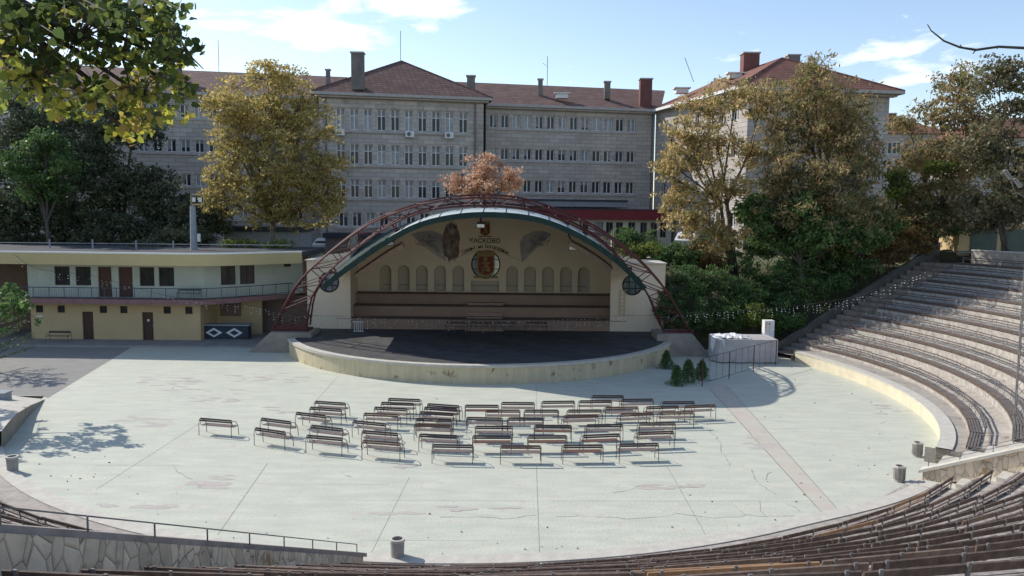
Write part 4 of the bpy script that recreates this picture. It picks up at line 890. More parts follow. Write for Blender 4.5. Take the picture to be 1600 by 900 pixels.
g = MB(); g.quad(*[(a[0], a[1] + .4, 6.19) for a in redge], (-16, 62, 6.19), (-48, 62, 6.19)); g.build('soffit', M['lfascia'], lb, recalc=False)
g = MB()
for px in (78, 145, 213, 271): q = at(px, 388, 60); g.tube([(q.x, 60, 6.58), (q.x, 60, 7.25)], .06, 6)
g.tube([(-40, 60.5, 6.95), (-17, 60.5, 6.95)], .03, 4); g.build('roof_rail', M['polegrey'], lb)
# bar counter with diamonds
q0, q1 = at(314, 515, YL + .6), at(392, 515, YL + 1.2)
bc = empty('bar_counter', ((q0.x + q1.x) / 2, YL + 1, .12), 'dark bar counter with white diamond outlines under the balcony', 'counter')
g = MB(); g.box(q0.x, YL + .6, .12, q1.x, YL + 1.3, 1.12); g.build('counter_body', M['slate'], bc)
g = MB(); g.box(q0.x - .05, YL + .5, 1.121, q1.x + .1, YL + 1.4, 1.2); g.build('counter_top', M['polegrey'], bc)
for cx_ in (q0.x + .95, q0.x + 2.45):
    curve_mesh('diamond', [(cx_ - .62, .6), (cx_, .24), (cx_ + .62, .6), (cx_, .96)], [[(cx_ - .34, .6), (cx_, .80), (cx_ + .34, .6), (cx_, .40)]], YL + .585, .012, M['white'], bc)
# light pole on the roof
p = at(303, 388, 59.5); lp = empty('light_pole', (p.x, 59.5, 6.58), 'grey concrete pole with a framed pair of floodlights, standing behind the ochre roof edge', 'light pole')
g = MB(); g.tube([(p.x, 59.5, 6.5), (p.x, 59.5, 9.9)], [.26, .2], 10); g.build('pole', M['polegrey'], lp)
g = MB(); q = at(308, 312, 59.3)
for (a, b, c, d_) in ((-.5, -.38, .36, .40), (-.5, .5, .36, .42), (-.5, .5, -.4, -.34), (-.5, -.45, -.4, .4), (.45, .5, -.4, .4)): g.box(q.x + a, q.y, q.z + c if False else q.z + c, q.x + b, q.y + .06, q.z + d_)
g.box(q.x - .46, q.y + .1, q.z - .42, q.x + .2, q.y + .3, q.z - .3); g.build('light_frame', M['lfascia'], lp)
for s in (-.25, .22):
    g = MB(); g.box(q.x + s - .15, q.y + .02, q.z - .2, q.x + s + .15, q.y + .28, q.z + .2); o = g.build('lamp_head', M['black'], lp); g = MB(); g.box(q.x + s - .13, q.y - .02, q.z - .17, q.x + s + .13, q.y + .018, q.z + .17); g.build('lens', M['lampglass'], o)
g = MB(); g.box(p.x + .3, 59.4, 7.2, p.x + .5, 59.6, 7.8); g.build('switch_box', M['white'], lp)

# ------------------------------------------------------------------ covered box, fence rail, conifers, bins, mast
q = [gz(1117, 566, 0), gz(1214, 569, 0)]
bx0, bx1, by0 = 13.4, 17.3, 50.6; by1 = 53.0
tb_ = empty('covered_crate', ((bx0 + bx1) / 2, 51.8, 0), 'big box wrapped in grey tarpaulin with crumpled white sheeting on top', 'crate')
g = MB(); nxg, nzg = 16, 6; rt = random.Random(5)
def tarpface(pa, pb, zt):
    n = (pb - pa).cross(Vector((0, 0, 1))).normalized(); G = [[None] * (nzg + 1) for _ in range(nxg + 1)]
    for i in range(nxg + 1):
        for j in range(nzg + 1):
            w_ = .05 * math.sin(i * 1.3 + j * .5) * (1 - j / nzg) + rt.uniform(-.02, .02) if 0 < i < nxg and j < nzg else 0
            G[i][j] = pa.lerp(pb, i / nxg) + Vector((0, 0, .06 + (zt - .06) * j / nzg)) + n * w_
    for i in range(nxg):
        for j in range(nzg): g.quad(G[i][j], G[i + 1][j], G[i + 1][j + 1], G[i][j + 1])
c4 = [Vector((bx0 + .1, by0, 0)), Vector((bx1, by0, 0)), Vector((bx1, by1, 0)), Vector((bx0, by1, 0)), Vector((bx0 - .25, by0 + .7, 0))]
for i in range(5): tarpface(c4[i], c4[(i + 1) % 5], 1.55)
g.quad(*[c_ + Vector((0, 0, 1.55)) for c_ in c4]); g.build('tarpaulin', M['tarp'], tb_, smooth=False)
g = MB(); n1, n2 = 18, 10
for i in range(n1 + 1):
    for j in range(n2 + 1):
        u, v = i / n1, j / n2; g.v.append((bx0 - .1 + 2.4 * u, by0 + .2 + 1.7 * v, 1.57 + .22 * abs(math.sin(u * 9 + v * 4)) * math.sin(math.pi * u) * math.sin(math.pi * v) + rt.uniform(0, .09) * (0 < i < n1)))
for i in range(n1):
    for j in range(n2): g.f.append((i * (n2 + 1) + j, (i + 1) * (n2 + 1) + j, (i + 1) * (n2 + 1) + j + 1, i * (n2 + 1) + j + 1)); g.mi.append(0)
b_ = len(g.v)
for i in range(7):
    for j in range(6): g.v.append((bx0 - .33 + .75 * i / 6 , by0 + .62 - .70 * i / 6 - .03 - .04 * (i % 2), 1.6 - 1.0 * j / 5 * (.6 + .4 * math.sin(i * 2.1))))
for i in range(6):
    for j in range(5): g.f.append((b_ + i * 6 + j, b_ + (i + 1) * 6 + j, b_ + (i + 1) * 6 + j + 1, b_ + i * 6 + j + 1)); g.mi.append(0)
g.build('white_sheet', M['plastic'], tb_, recalc=False)
q = at(1201, 510, 53.6); fb = empty('metal_cabinet', (q.x, 53.6, 1.2), 'white metal cabinet with a rusty stain standing behind the wrapped box', 'cabinet')
g = MB(); g.box(q.x - .33, 53.4, .0, q.x + .33, 54.0, q.z + .42); g.build('cabinet_body', M['white'], fb); g = MB(); g.box(q.x - .30, 53.385, q.z - .3, q.x + .05, 53.399, q.z + .3); g.build('rusty_door', mat('rust', (.45, .22, .10), .8, (.75, .72, .68), 3), fb)
# rail fence
ra, rb = gz(1097, 604, 0), gz(1212, 570, 0); rf = empty('railing', ra, 'thin dark metal railing with wire infill in front of the wrapped box', 'railing')
h_ = 1.62
for k in range(4):
    q = ra.lerp(rb, k / 3); g = MB(); g.tube([q, q + Vector((0, 0, h_))], .03, 6); g.build('post', M['red'], rf)
g = MB(); g.tube([ra + Vector((0, 0, h_ - .01)), rb + Vector((0, 0, h_ - .01))], .015, 5); g.tube([ra + Vector((0, 0, .2)), rb + Vector((0, 0, .2))], .012, 5); g.build('rail', M['black'], rf)
g = MB()
for k in range(12):
    if k % 4: q = ra.lerp(rb, k / 12); g.tube([q + Vector((0, 0, .2)), q + Vector((0, 0, h_ - .02))], .009, 4)
g.build('thin_bars', M['black'], rf)

def litter_bin(px, py, label, shape, gen=0):
    q = gz(px, py, 0); e = empty('litter_bin', (q.x, q.y, .004), label, 'bin', 'concrete litter bins round the arena floor')
    n = 8 if shape else 24; g = MB(); g.lathe((q.x, q.y, .004), [(.01, 0), (.18, 0), (.20, .55), (.20, .57), (.155, .57), (.15, .30), (.01, .3)], n); g.build('bin_body', M['bin'], e, smooth=False)
    g = MB(); g.lathe((q.x, q.y, .004), [(.206, .52), (.218, .52), (.218, .585), (.15, .585), (.15, .57)], n); g.build('rim', M['coping'], e)
    g = MB(); g.lathe((q.x, q.y, .31), [(.01, 0), (.148, .0)], n); g.build('rubbish', M['black'], e)
    if shape:
        g = MB()
        for k in range(8):
            t = R(22.5 + 45 * k); m = Matrix.Translation((q.x, q.y, 0)) @ Matrix.Rotation(t, 4, 'Z')
            for s in (-.05, .03): g.box(.178, s * .7, .08, .197, s * .7 + .016, .5, m)
        g.build('ribs', M['concrete'], e)
litter_bin(20, 737, 'round concrete litter bin in the tree shade at the left edge', 0)
litter_bin(621, 873, 'round concrete litter bin half hidden behind the nearest bench row', 0)
litter_bin(1433, 713, 'ribbed concrete litter bin at the foot of the cream wall', 1)
litter_bin(1405, 752, 'ribbed concrete litter bin beside the pale stone stair', 1)

# lattice mast at the right
mp_ = gz(1588, 664, 2.4); ms = empty('lattice_mast', mp_, 'slim grey lattice mast rising from the far stand at the right edge', 'mast')
g = MB(); s_ = .16; H_ = 11.0
for a, b in ((-1, -1), (1, -1), (0, 1)): g.tube([mp_ + Vector((a * s_, b * s_, -.6)), mp_ + Vector((a * s_, b * s_, H_))], .022, 5)
g.build('mast_legs', M['steel'], ms)
g = MB(); c3 = [Vector((-1, -1, 0)) * s_, Vector((1, -1, 0)) * s_, Vector((0, 1, 0)) * s_]
for k in range(int(H_ / .35)):
    for i in range(3): g.tube([mp_ + c3[i] + Vector((0, 0, .35 * k)), mp_ + c3[(i + 1) % 3] + Vector((0, 0, .35 * (k + 1)))], .011, 4, False)
g.build('mast_lacing', M['steel'], ms)
for px, py in ((1574, 273), (1590, 286)):
    q = at(px, py, mp_.y); e_ = MB(); Mx = Matrix.Translation(q) @ Matrix.Rotation(R(50), 4, 'Y'); e_.box(-.19, -.06, -.03, .19, .08, .04, Mx); o = e_.build('lamp_head', M['steel'], ms); e_ = MB(); e_.box(-.17, -.055, .041, .17, .075, .05, Mx); e_.build('lens', M['lampglass'], o)
g = MB(); g.tube([at(1574, 265, mp_.y), at(1586, 300, mp_.y), mp_ + Vector((0, 0, at(1590, 315, mp_.y).z - mp_.z))], .016, 5); g.build('lamp_arm', M['steel'], ms)

# ------------------------------------------------------------------ school / hospital block behind
TH = R(11.5); U = Vector((math.cos(TH), math.sin(TH), 0)); N_ = Vector((math.sin(TH), -math.cos(TH), 0)); O_ = Vector((-2.6, 93.9, 0))
def W(u, n, z=0): return O_ + U * u + N_ * n + Vector((0, 0, z))
def ucr(px, n):         # u where the sight line px crosses the face at n
    d = ray(px, 260); d = Vector((d.x, d.y, 0)); b = W(0, n); t = (b.x * N_.x + b.y * N_.y) / (d.x * N_.x + d.y * N_.y); q = d * t; return (q - Vector((O_.x, O_.y, 0))).dot(U)
EZ = 22.2
def hiproof(g, u0, u1, n0, n1, z, apex, ov=.85):
    """n1 > n0 (n1 nearer the camera); apex: list of two ridge ends (u,n,z)"""
    a, b, c, d = W(u0 - ov, n1 + ov, z), W(u1 + ov, n1 + ov, z), W(u1 + ov, n0 - ov, z), W(u0 - ov, n0 - ov, z)
    r1, r2 = W(apex[0][0], apex[0][1], apex[0][2]), W(apex[1][0], apex[1][1], apex[1][2])
    return a, b, c, d, r1, r2
def block(name, label, u0, u1, n0, n1, rows, tile='tile', front=True, left=None):
    e = empty(name, W((u0 + u1) / 2, (n0 + n1) / 2, 5.5), label, 'building', 'wings of the long stone building')
    g = MB(); ops = [(a, b, za, zb) for (a, b, za, zb, _, _) in rows]
    fr = wall_open(g, W(u0, n1), W(u1, n1), 4.0, EZ - .1, [(o[0] - u0, o[1] - u0, o[2], o[3]) for o in ops], .32)
    g.build('front_wall', M['bwall'], e)
    for (a, b, za, zb, gl, tr) in rows:
        f_ = window(e, fr, a - u0 + .0, b - u0, za, zb, .3, gl, 1, 'frame', tr, .09)
        if not tr and rg.random() < .45:
            half = rg.random(); g2 = MB(); uu0, uu1 = (a - u0 + .09, (a + b) / 2 - u0 - .06) if half < .3 else ((a + b) / 2 - u0 + .06, b - u0 - .09) if half < .6 else (a - u0 + .09, b - u0 - .09)
            hexa(g2, *fr, uu0, uu1, zb - .09 - (zb - za) * rg.uniform(.2, .8), zb - .09, -.279, -.27); g2.build('curtain', M['blind'], f_)
    # bands linking each row of windows: sill
    levels = sorted({(round(za, 1)) for (_, _, za, _, _, _) in rows}); g = MB()
    for lv in levels:
        r_ = [o for o in rows if round(o[2], 1) == lv]; a = min(o[0] for o in r_) - .3; b = max(o[1] for o in r_) + .3; za = r_[0][2]
        hexa(g, *fr, a - u0, b - u0, za - .28, za - .002, .002, .14)
    if levels: g.build('sill', M['bcorn'], e)
    g = MB(); hexa(g, *fr, -.5, u1 - u0 + .5, EZ - .5, EZ - .11, -.2, .55); g.build('cornice', M['bcorn'], e)
    return e, fr
rg = random.Random(11)
def rowspec(pxs, w_px, n, za, zb, trans=None, half=1):
    out = []
    for p in pxs: a, b = ucr(p - w_px / 2, n), ucr(p + w_px / 2, n); out.append((a, b, za, zb, rg.choice(['darkglass', 'darkglass', 'darkglass', 'paleglass']), trans))
    return out
# pavilion
pn = 4.2
prow = rowspec([533 + 21.2 * k for k in range(10)], 14, pn, 18.35, 20.65, 19.9) + rowspec([533 + 21.2 * k for k in range(10)], 14, pn, 14.65, 16.85, 16.1) + rowspec([533 + 21.2 * k for k in range(10)], 14, pn, 11.05, 13.05, 12.4) + rowspec([536 + 21.2 * k for k in range(10)], 15, pn, 7.9, 9.45)
pu0, pu1 = ucr(500, pn), ucr(755, pn)
pav, pfr = block('central_pavilion', 'projecting grey stone pavilion with hipped roof and rows of tall windows', pu0, pu1, -12, pn, prow)
def sidewall(e, u, n0, n1, m='bwall'):
    g = MB(); wall_open(g, W(u, n0), W(u, n1), 4, EZ - .1, [], .2); g.build('side_wall', M[m], e)
sidewall(pav, pu0, 0, pn - .005); sidewall(pav, pu1, 0, pn - .005)
def roofmesh(e, faces, m, name='roof', th=.18):
    g = MB()
    for f in faces:
        g.quad(*f)
        g.quad(*[Vector(p) - Vector((0, 0, th)) for p in f])
    return g.build(name, M[m], e, recalc=False)
ov = .85; a, b = W(pu0 - ov, pn + ov, EZ), W(pu1 + ov, pn + ov, EZ); cmid = W((pu0 + pu1) / 2 + .2, -1.5, 26.9); rb_ = W((pu0 + pu1) / 2 + .2, -9, 26.9)
c_, d_ = W(pu1 + ov, -14, EZ), W(pu0 - ov, -14, EZ)
ro = roofmesh(pav, [(a, b, cmid), (b, c_, rb_, cmid), (d_, a, cmid, rb_)], 'tile')
def slab_edge(e, a, b, m='bcorn', h=.3):
    g = MB(); n = Vector((0, 0, h)); o = (b - a).cross(Vector((0, 0, 1))).normalized() * .03
    g.quad(a + o, b + o, b + o - n, a + o - n); g.quad(a - o, b - o, b - o - n, a - o - n); g.quad(a + o, b + o, b - o, a - o); g.quad(a + o - n, b + o - n, b - o - n, a - o - n); return g.build('eaves_gutter', M[m], e)
slab_edge(pav, a, b); slab_edge(pav, b, c_); slab_edge(pav, d_, a)
def soffit(e, pts): g = MB(); g.quad(*[Vector(p) - Vector((0, 0, .31)) for p in pts]); g.build('soffit', M['bcorn'], e, recalc=False)
soffit(pav, [a, b, W(pu1 + ov, pn - .5, EZ), W(pu0 - ov, pn - .5, EZ)])
soffit(pav, [W(pu1 - .1, pn, EZ), b, W(pu1 + ov, 0, EZ), W(pu1 - .1, 0, EZ)])
# middle block
mrow = []
for za, zb in ((19.5, 21.05), (15.8, 17.15), (12.0, 13.45)): mrow += rowspec([770.5 + 17.9 * k for k in range(13)], 12.5, 0, za, zb)
mid, mfr = block('long_wing', 'long grey stone wing with three bands of small windows under a brown tiled roof', pu1 + .005, 20.3, -12, 0, mrow)
r1, r2 = W(pu1 - 3, -6.2, 25.6), W(24, -6.2, 25.6)
ro2 = roofmesh(mid, [(W(pu1 - .5, ov, EZ), W(20.6, ov, EZ), r2, r1), (W(pu1 - 3, -13, EZ), W(24, -13, EZ), r2, r1)], 'tile'); slab_edge(mid, W(pu1 - .5, ov, EZ), W(20.6, ov, EZ)); soffit(mid, [W(pu1, ov, EZ), W(20.4, ov, EZ), W(20.4, -.3, EZ), W(pu1, -.3, EZ)])
# left wing
lrow = []
for za, zb in ((19.5, 20.95), (15.8, 17.15), (12.15, 13.5), (8.6, 9.9)): lrow += rowspec([225 + 21.8 * k - (0) for k in range(12)] , 15, .3, za, zb)
lw, lfr = block('far_wing', 'grey stone wing half hidden behind the yellow tree and the dark trees', -72, pu0 - .005, -12, .3, lrow)
r1, r2 = W(-75, -6.2, 25.6), W(pu0 + 3, -6.2, 25.6)
roofmesh(lw, [(W(-75, ov + .3, EZ), W(pu0 - .3, ov + .3, EZ), r2, r1), (W(-75, -13, EZ), W(pu0 - .3, -13, EZ), r2, r1)], 'tile'); slab_edge(lw, W(-75, ov + .3, EZ), W(pu0 - .3, ov + .3, EZ)); soffit(lw, [W(-75, ov + .3, EZ), W(pu0 - .2, ov + .3, EZ), W(pu0 - .2, 0, EZ), W(-75, 0, EZ)])
# right wing
ru0, ru1, rn = 20.4, 37.4, 17.4
rwg = empty('end_wing', W((ru0 + ru1) / 2, 4, 5.5), 'tall stone wing with red hipped roof and sunlit side behind the ailanthus trees', 'building', 'wings of the long stone building')
RA, RB = Vector((23.3, 79.8, 0)), Vector((38.5, 82.3, 0)); RL, RK = W(ru0, 0), W(ru1 + 1.2, -10); RK = Vector((36.4, 100, 0))
g = MB(); rfr = wall_open(g, RA, RB, 4.0, EZ - .1, [], .3); g.build('front_wall', M['bwall'], rwg)
g = MB(); hexa(g, *rfr, -.3, (RB - RA).length + .5, EZ - .5, EZ - .11, -.2, .55); g.build('cornice', M['bcorn'], rwg)
g = MB(); sops = []; sl = (RA - RL).length
for za, zb in ((19.2, 20.7), (15.5, 17.0), (11.8, 13.3), (8.3, 9.8)):
    for k in range(7): sops.append((2.0 + 2.4 * k, 3.1 + 2.4 * k, za, zb))
sfr = wall_open(g, RL, RA, 4, EZ - .1, sops, .3); g.build('side_wall', M['bwall'], rwg)
for o in sops: window(rwg, sfr, *o, .28, 'darkglass', 1, 'frame', None, .09)
g = MB(); wall_open(g, RB, RK, 4, EZ - .1, [], .3); g.build('side_wall', M['bwall'], rwg)
z_ = Vector((0, 0, EZ)); A_, B_ = Vector((22.0, 78.8, EZ)), Vector((39.5, 81.2, EZ)); ap = at(1222, 91, 86.0); bk = W(29.0, -3, 26.6); C_, D__ = RK + Vector((1.2, 2, EZ)), W(ru0 - ov, -2, EZ); E_ = Vector((ap.x - 3.4, ap.y + 16, ap.z))
roofmesh(rwg, [(A_, B_, ap), (B_, C_, E_, ap), (D__, A_, ap, E_)], 'tilered'); slab_edge(rwg, A_, B_); slab_edge(rwg, B_, C_); slab_edge(rwg, D__, A_, 'white')
soffit(rwg, [A_, B_, RB + z_ + Vector((0, .3, 0)), RA + z_ + Vector((0, .3, 0))]); soffit(rwg, [RA + z_ + Vector((.2, 0, 0)), A_, D__, RL + z_ + Vector((.2, 0, 0))]); soffit(rwg, [RB + z_ - Vector((.2, 0, 0)), B_, C_, RK + z_ - Vector((.2, 0, 0))])
for f, t_ in (((A_, ap)), ((B_, ap)), (ap, E_)):
    pass
g = MB(); g.tube([A_, ap], .12, 5); g.tube([B_, ap], .12, 5); g.tube([ap, E_], .12, 5); g.build('ridge_tiles', M['tilered'], rwg)
g = MB(); g.tube([a, cmid], .11, 5); g.tube([b, cmid], .11, 5); g.build('ridge_tiles', M['tile'], pav)
# downpipes
for (e_, px, n) in ((pav, 510, pn), (pav, 742, pn), (mid, 1017, 0)):
    u = ucr(px, n); g = MB(); g.tube([W(u, n + .12, 5.6), W(u, n + .12, EZ - .2)], .09, 6); g.build('downpipe', M['chimgrey'], e_)
# chimneys
def chimney(e, px, pyt, pyb, wpx, Y, m, cap=True):
    p = at(px, pyb, Y); q = at(px, pyt, Y); w_ = wpx * Y / FPX / 2; g = MB(); g.box(q.x - w_, Y - w_ * .8, p.z - 1, q.x + w_, Y + w_ * .8, q.z - .15); o = g.build('chimney', M[m], e)
    g = MB(); g.box(q.x - w_ - .1, Y - w_ * .8 - .1, q.z - .149, q.x + w_ + .1, Y + w_ * .8 + .1, q.z); g.build('chimney_cap', M['bcorn'], o)
chimney(pav, 559, 82, 126, 18, 86.5, 'chimgrey'); chimney(lw, 512.5, 108, 124, 6, 92, 'chimgrey'); chimney(lw, 271, 101, 117, 20, 89, 'chimgrey')
chimney(pav, 736, 118, 132, 12, 90.5, 'chimgrey'); chimney(mid, 844.5, 123, 138, 7, 97.5, 'chimgrey'); chimney(mid, 949, 127, 142, 9, 98.5, 'chimgrey'); chimney(mid, 1009, 123, 160, 18, 98, 'chimred')
chimney(rwg, 1172, 83, 118, 24, 91, 'chimred'); chimney(rwg, 1239, 86, 96, 18, 95, 'chimgrey')
# roof lanterns / dormer vents
for px, py, Y, e_ in ((878, 150, 96, mid), (1065, 142, 93, rwg), (1148, 119, 88, rwg)):
    p = at(px, py, Y); g = MB(); g.box(p.x - .7, Y - .5, p.z - .3, p.x + .7, Y + .6, p.z + .22); g.box(p.x - .95, Y - .7, p.z + .221, p.x + .95, Y + .8, p.z + .34); g.build('roof_vent', M['white'], e_)
# antennas
for px, pt, pb, Y, e_ in ((626, 48, 96, 93, pav), (342, 62, 110, 94, lw), (855, 88, 132, 98, mid)):
    g = MB(); p, q = at(px, pb, Y), at(px, pt, Y); g.tube([p - Vector((0, 0, .5)), (p.x, Y, q.z)], .035, 4)
    if px == 855: g.tube([(p.x - .6, Y, q.z - .8), (p.x, Y, q.z - 1.2)], .02, 4)
    g.build('antenna', M['chimgrey'], e_)
g = MB(); g.tube([at(1084, 128, 94), at(1070, 90, 94)], .035, 4); g.build('antenna', M['chimgrey'], rwg)
# air conditioners
for i, px in enumerate((532, 640, 701)):
    u = ucr(px, pn); z = 18.05; e_ = empty('air_conditioner', W(u, pn + .3, z), f"white air conditioner under the top windows, {['beside the yellow tree', 'middle of the three', 'nearest the long wing'][i]}", 'air conditioner', 'air conditioners on the pavilion')
    Mx = Matrix(((U.x, N_.x, 0, W(u, pn).x), (U.y, N_.y, 0, W(u, pn).y), (0, 0, 1, 0), (0, 0, 0, 1)))
    g = MB(); g.box(-.48, .16, z - .36, .48, .5, z + .3, Mx); g.build('casing', M['white'], e_); g = MB(); g.lathe((0, 0, 0), [(.0, 0), (.22, 0)], 16); g.v = [tuple(Mx @ Vector((v[0] - .1, .51, z - .03 + v[1]))) for v in g.v]; g.build('fan_grille', M['steel'], e_)
# annex with red band
an = 5.5; e_ = empty('annex', W(12, 4, 5.6), 'low cream annex with a deep red fascia and a row of tall windows', 'building')
au0, au1 = ucr(862, an), ucr(1052, an)
g = MB(); ops = []
for a_, b_ in ((912, 921), (931, 944.5), (949, 960), (964.5, 975.5), (984, 995), (1003, 1013.5), (1019, 1029.5), (1034, 1044)): ops.append((ucr(a_, an) - au0, ucr(b_, an) - au0, 6.85, 8.6))
afr = wall_open(g, W(au0, an), W(au1, an), 5.4, 8.9, ops, .2); g.build('front_wall', M['annex'], e_)
for i, o in enumerate(ops): window(e_, afr, *o, .18, 'paleglass' if i == 1 else 'darkglass', 1, 'chimgrey', None, .06)
g = MB(); hexa(g, *afr, -.6, au1 - au0 + .3, 8.9, 10.0, -4, .5); g.build('red_fascia', M['redband'], e_)
g = MB(); hexa(g, *afr, -.7, au1 - au0 + .4, 10.001, 10.12, -5.4, .55); hexa(g, *afr, -.0, au1 - au0, 5.4, 8.89, -5.3, -5.1); g.build('flat_roof', M['slate'], e_)
e_ = empty('flat_canopy', W(8, 1, 10.4), 'flat canopy with dark top edge and white fascia above the annex', 'canopy')
c0, c1 = ucr(820, 2), ucr(982, 2); g = MB(); Mx = Matrix(((U.x, N_.x, 0, O_.x), (U.y, N_.y, 0, O_.y), (0, 0, 1, 0), (0, 0, 0, 1)))
g.box(c0, .05, 11.0, c1, 2.2, 11.2, Mx); g.build('canopy_roof', M['slate'], e_); g = MB(); g.box(c0 + .1, 1.9, 10.35, c1 - .05, 2.05, 10.995, Mx); g.build('white_fascia', M['polegrey'], e_)
# lean-to and sheds under the yellow tree
def shed(label, x0p, x1p, ytp, ybp, Y, roofm, wallm, d=4):
    a, b = at(x0p, ytp, Y), at(x1p, ybp, Y); e = empty('shed', (a.x, Y, 5.6), label, 'shed'); g = MB(); g.box(a.x, Y, 5.3, b.x, Y + d, b.z if False else a.z - .5); g.build('shed_wall', M[wallm], e)
    g = MB(); g.box(a.x - .2, Y - .3, a.z - .499, b.x + .2, Y + d + .2, a.z); g.build('shed_roof', M[roofm], e); return e
shed('low grey shed with dark roof edge behind the yellow tree trunk', 350, 470, 353, 385, 74, 'slate', 'polegrey')
shed('dark roofed lean-to against the pavilion beside the parked car', 508, 600, 364, 378, 81, 'slate', 'chimgrey', 3)
# far house on the right and garages
def house(label, x0p, x1p, yt, ye, yb, Y, zb=5.5, wins=()):
    e = empty('house', (at(x0p, ye, Y).x, Y, zb), label, 'house'); a, b = at(x0p, ye, Y), at(x1p, ye, Y); zt = at((x0p + x1p) / 2, yt, Y).z; d = 9
    g = MB(); ops = [(at(p, 220, Y).x - a.x - .6, at(p, 220, Y).x - a.x + .6, a.z - 3.0, a.z - 1.3) for p in wins]; fr = wall_open(g, (a.x, Y), (b.x, Y), zb, a.z, ops, .2); g.build('house_wall', M['bwall'], e)
    for o in ops: window(e, fr, *o, .15, 'darkglass', 1)
    g = MB(); g.box(a.x, Y + .31, zb, b.x, Y + d, a.z - .01); g.build('rear_walls', M['bwall'], e)
    g = MB(); p = [Vector((a.x - .7, Y - .7, a.z)), Vector((b.x + .7, Y - .7, a.z)), Vector((b.x + .7, Y + d + .7, a.z)), Vector((a.x - .7, Y + d + .7, a.z))]; r1 = Vector((a.x + 3.5, Y + d / 2, zt)); r2 = Vector((b.x - 3.5, Y + d / 2, zt))
    g.quad(p[0], p[1], r2, r1); g.quad(p[1], p[2], r2); g.quad(p[2], p[3], r1, r2); g.quad(p[3], p[0], r1); g.quad(*p); g.build('roof', M['tilered'], e); return e
h1 = house('distant tile-roofed house seen past the right corner of the stone wing', 1368, 1480, 183, 208, 240, 118, wins=(1388, 1402))
chimney(h1, 1393, 177, 198, 11, 121, 'chimred')
h2 = house('tile-roofed building almost hidden behind the trees at the right edge', 1520, 1720, 176, 214, 300, 84, wins=(1540, 1570))
e_ = empty('garage_row', at(1560, 385, 62), 'low garages with grey-green doors and yellow piers above the far stand', 'garage'); a, b = at(1500, 350, 63), at(1680, 350, 63); zg = 6.9; ztop = at(1560, 352, 63).z
g = MB(); g.box(a.x, 63, zg - .5, b.x, 67, ztop); g.box(a.x - .2, 62.8, ztop + .002, b.x + .2, 67.2, ztop + .18); g.build('garage_wall', M['lwallA'], e_)
for k in range(4): g = MB(); x0 = a.x + .9 + 2.5 * k; g.box(x0, 62.93, zg - .4, x0 + 2.1, 62.99, ztop - .3); g.build('garage_door', M['green'], e_)

# ------------------------------------------------------------------ parked cars
def car(px, py, Y, ang, label, van=False):
    p = at(px, py, Y); z0 = p.z; e = empty('parked_car', (p.x, Y, z0), label, 'car'); Mx = Matrix.Translation((p.x, Y, z0)) @ Matrix.Rotation(ang, 4, 'Z')
    h = 1.9 if van else 1.45
    prof = [(-2.1, .35), (-2.15, .8), (-1.95, .95), (-1.35, h - .08), (-1.1, h), (.9 if not van else 1.0, h), (1.2, h - .1), (1.75, .98), (2.1, .85), (2.15, .4)]
    g = MB(); n = len(prof)
    for y, s in ((-.85, 1), (.85, 1)):
        for (x, z) in prof: yy = y * (1 if z < 1 else .84); g.v.append(tuple(Mx @ Vector((x, yy, z))))
    g.f.append(tuple(range(n))); g.f.append(tuple(range(n, 2 * n))[::-1]); g.mi += [0, 0]
    for i in range(n): j = (i + 1) % n; g.f.append((i, j, n + j, n + i)); g.mi.append(0)
    o = g.build('body', M['white'], e)
    g = MB()
    for s in (-1, 1): g.quad(*[Mx @ Vector((x, s * (.80 if z > 1.1 else .863), z)) for x, z in ((-1.7, 1.0), (1.45, 1.0), (1.0, h - .14), (-1.15, h - .14))])
    g.quad(*[Mx @ Vector(v) for v in ((1.3 + .12, -.6, h - .18), (1.42, .6, h - .18), (1.79, .68, 1.02), (1.79, -.68, 1.02))]); g.quad(*[Mx @ Vector(v) for v in ((-1.45, -.6, h - .18), (-1.45, .6, h - .18), (-1.97, .68, 1.0), (-1.97, -.68, 1.0))]); g.build('windows', M['darkglass'], e)
    for x in (-1.35, 1.35):
        for y in (-.8, .8):
            g = MB(); g.lathe((0, 0, 0), [(.01, -.1), (.3, -.1), (.3, .1), (.01, .1)], 14); g.v = [tuple(Mx @ Vector((x + v[0], y + v[2], .3 + v[1]))) for v in g.v]; g.build('wheel', M['tyre'], e)
car(513, 393, 84, R(80), 'white parked car seen between the service building and the steel arch')
car(1075, 389, 68, R(70), 'white parked car glimpsed through the shrubs under the ailanthus tree', False)

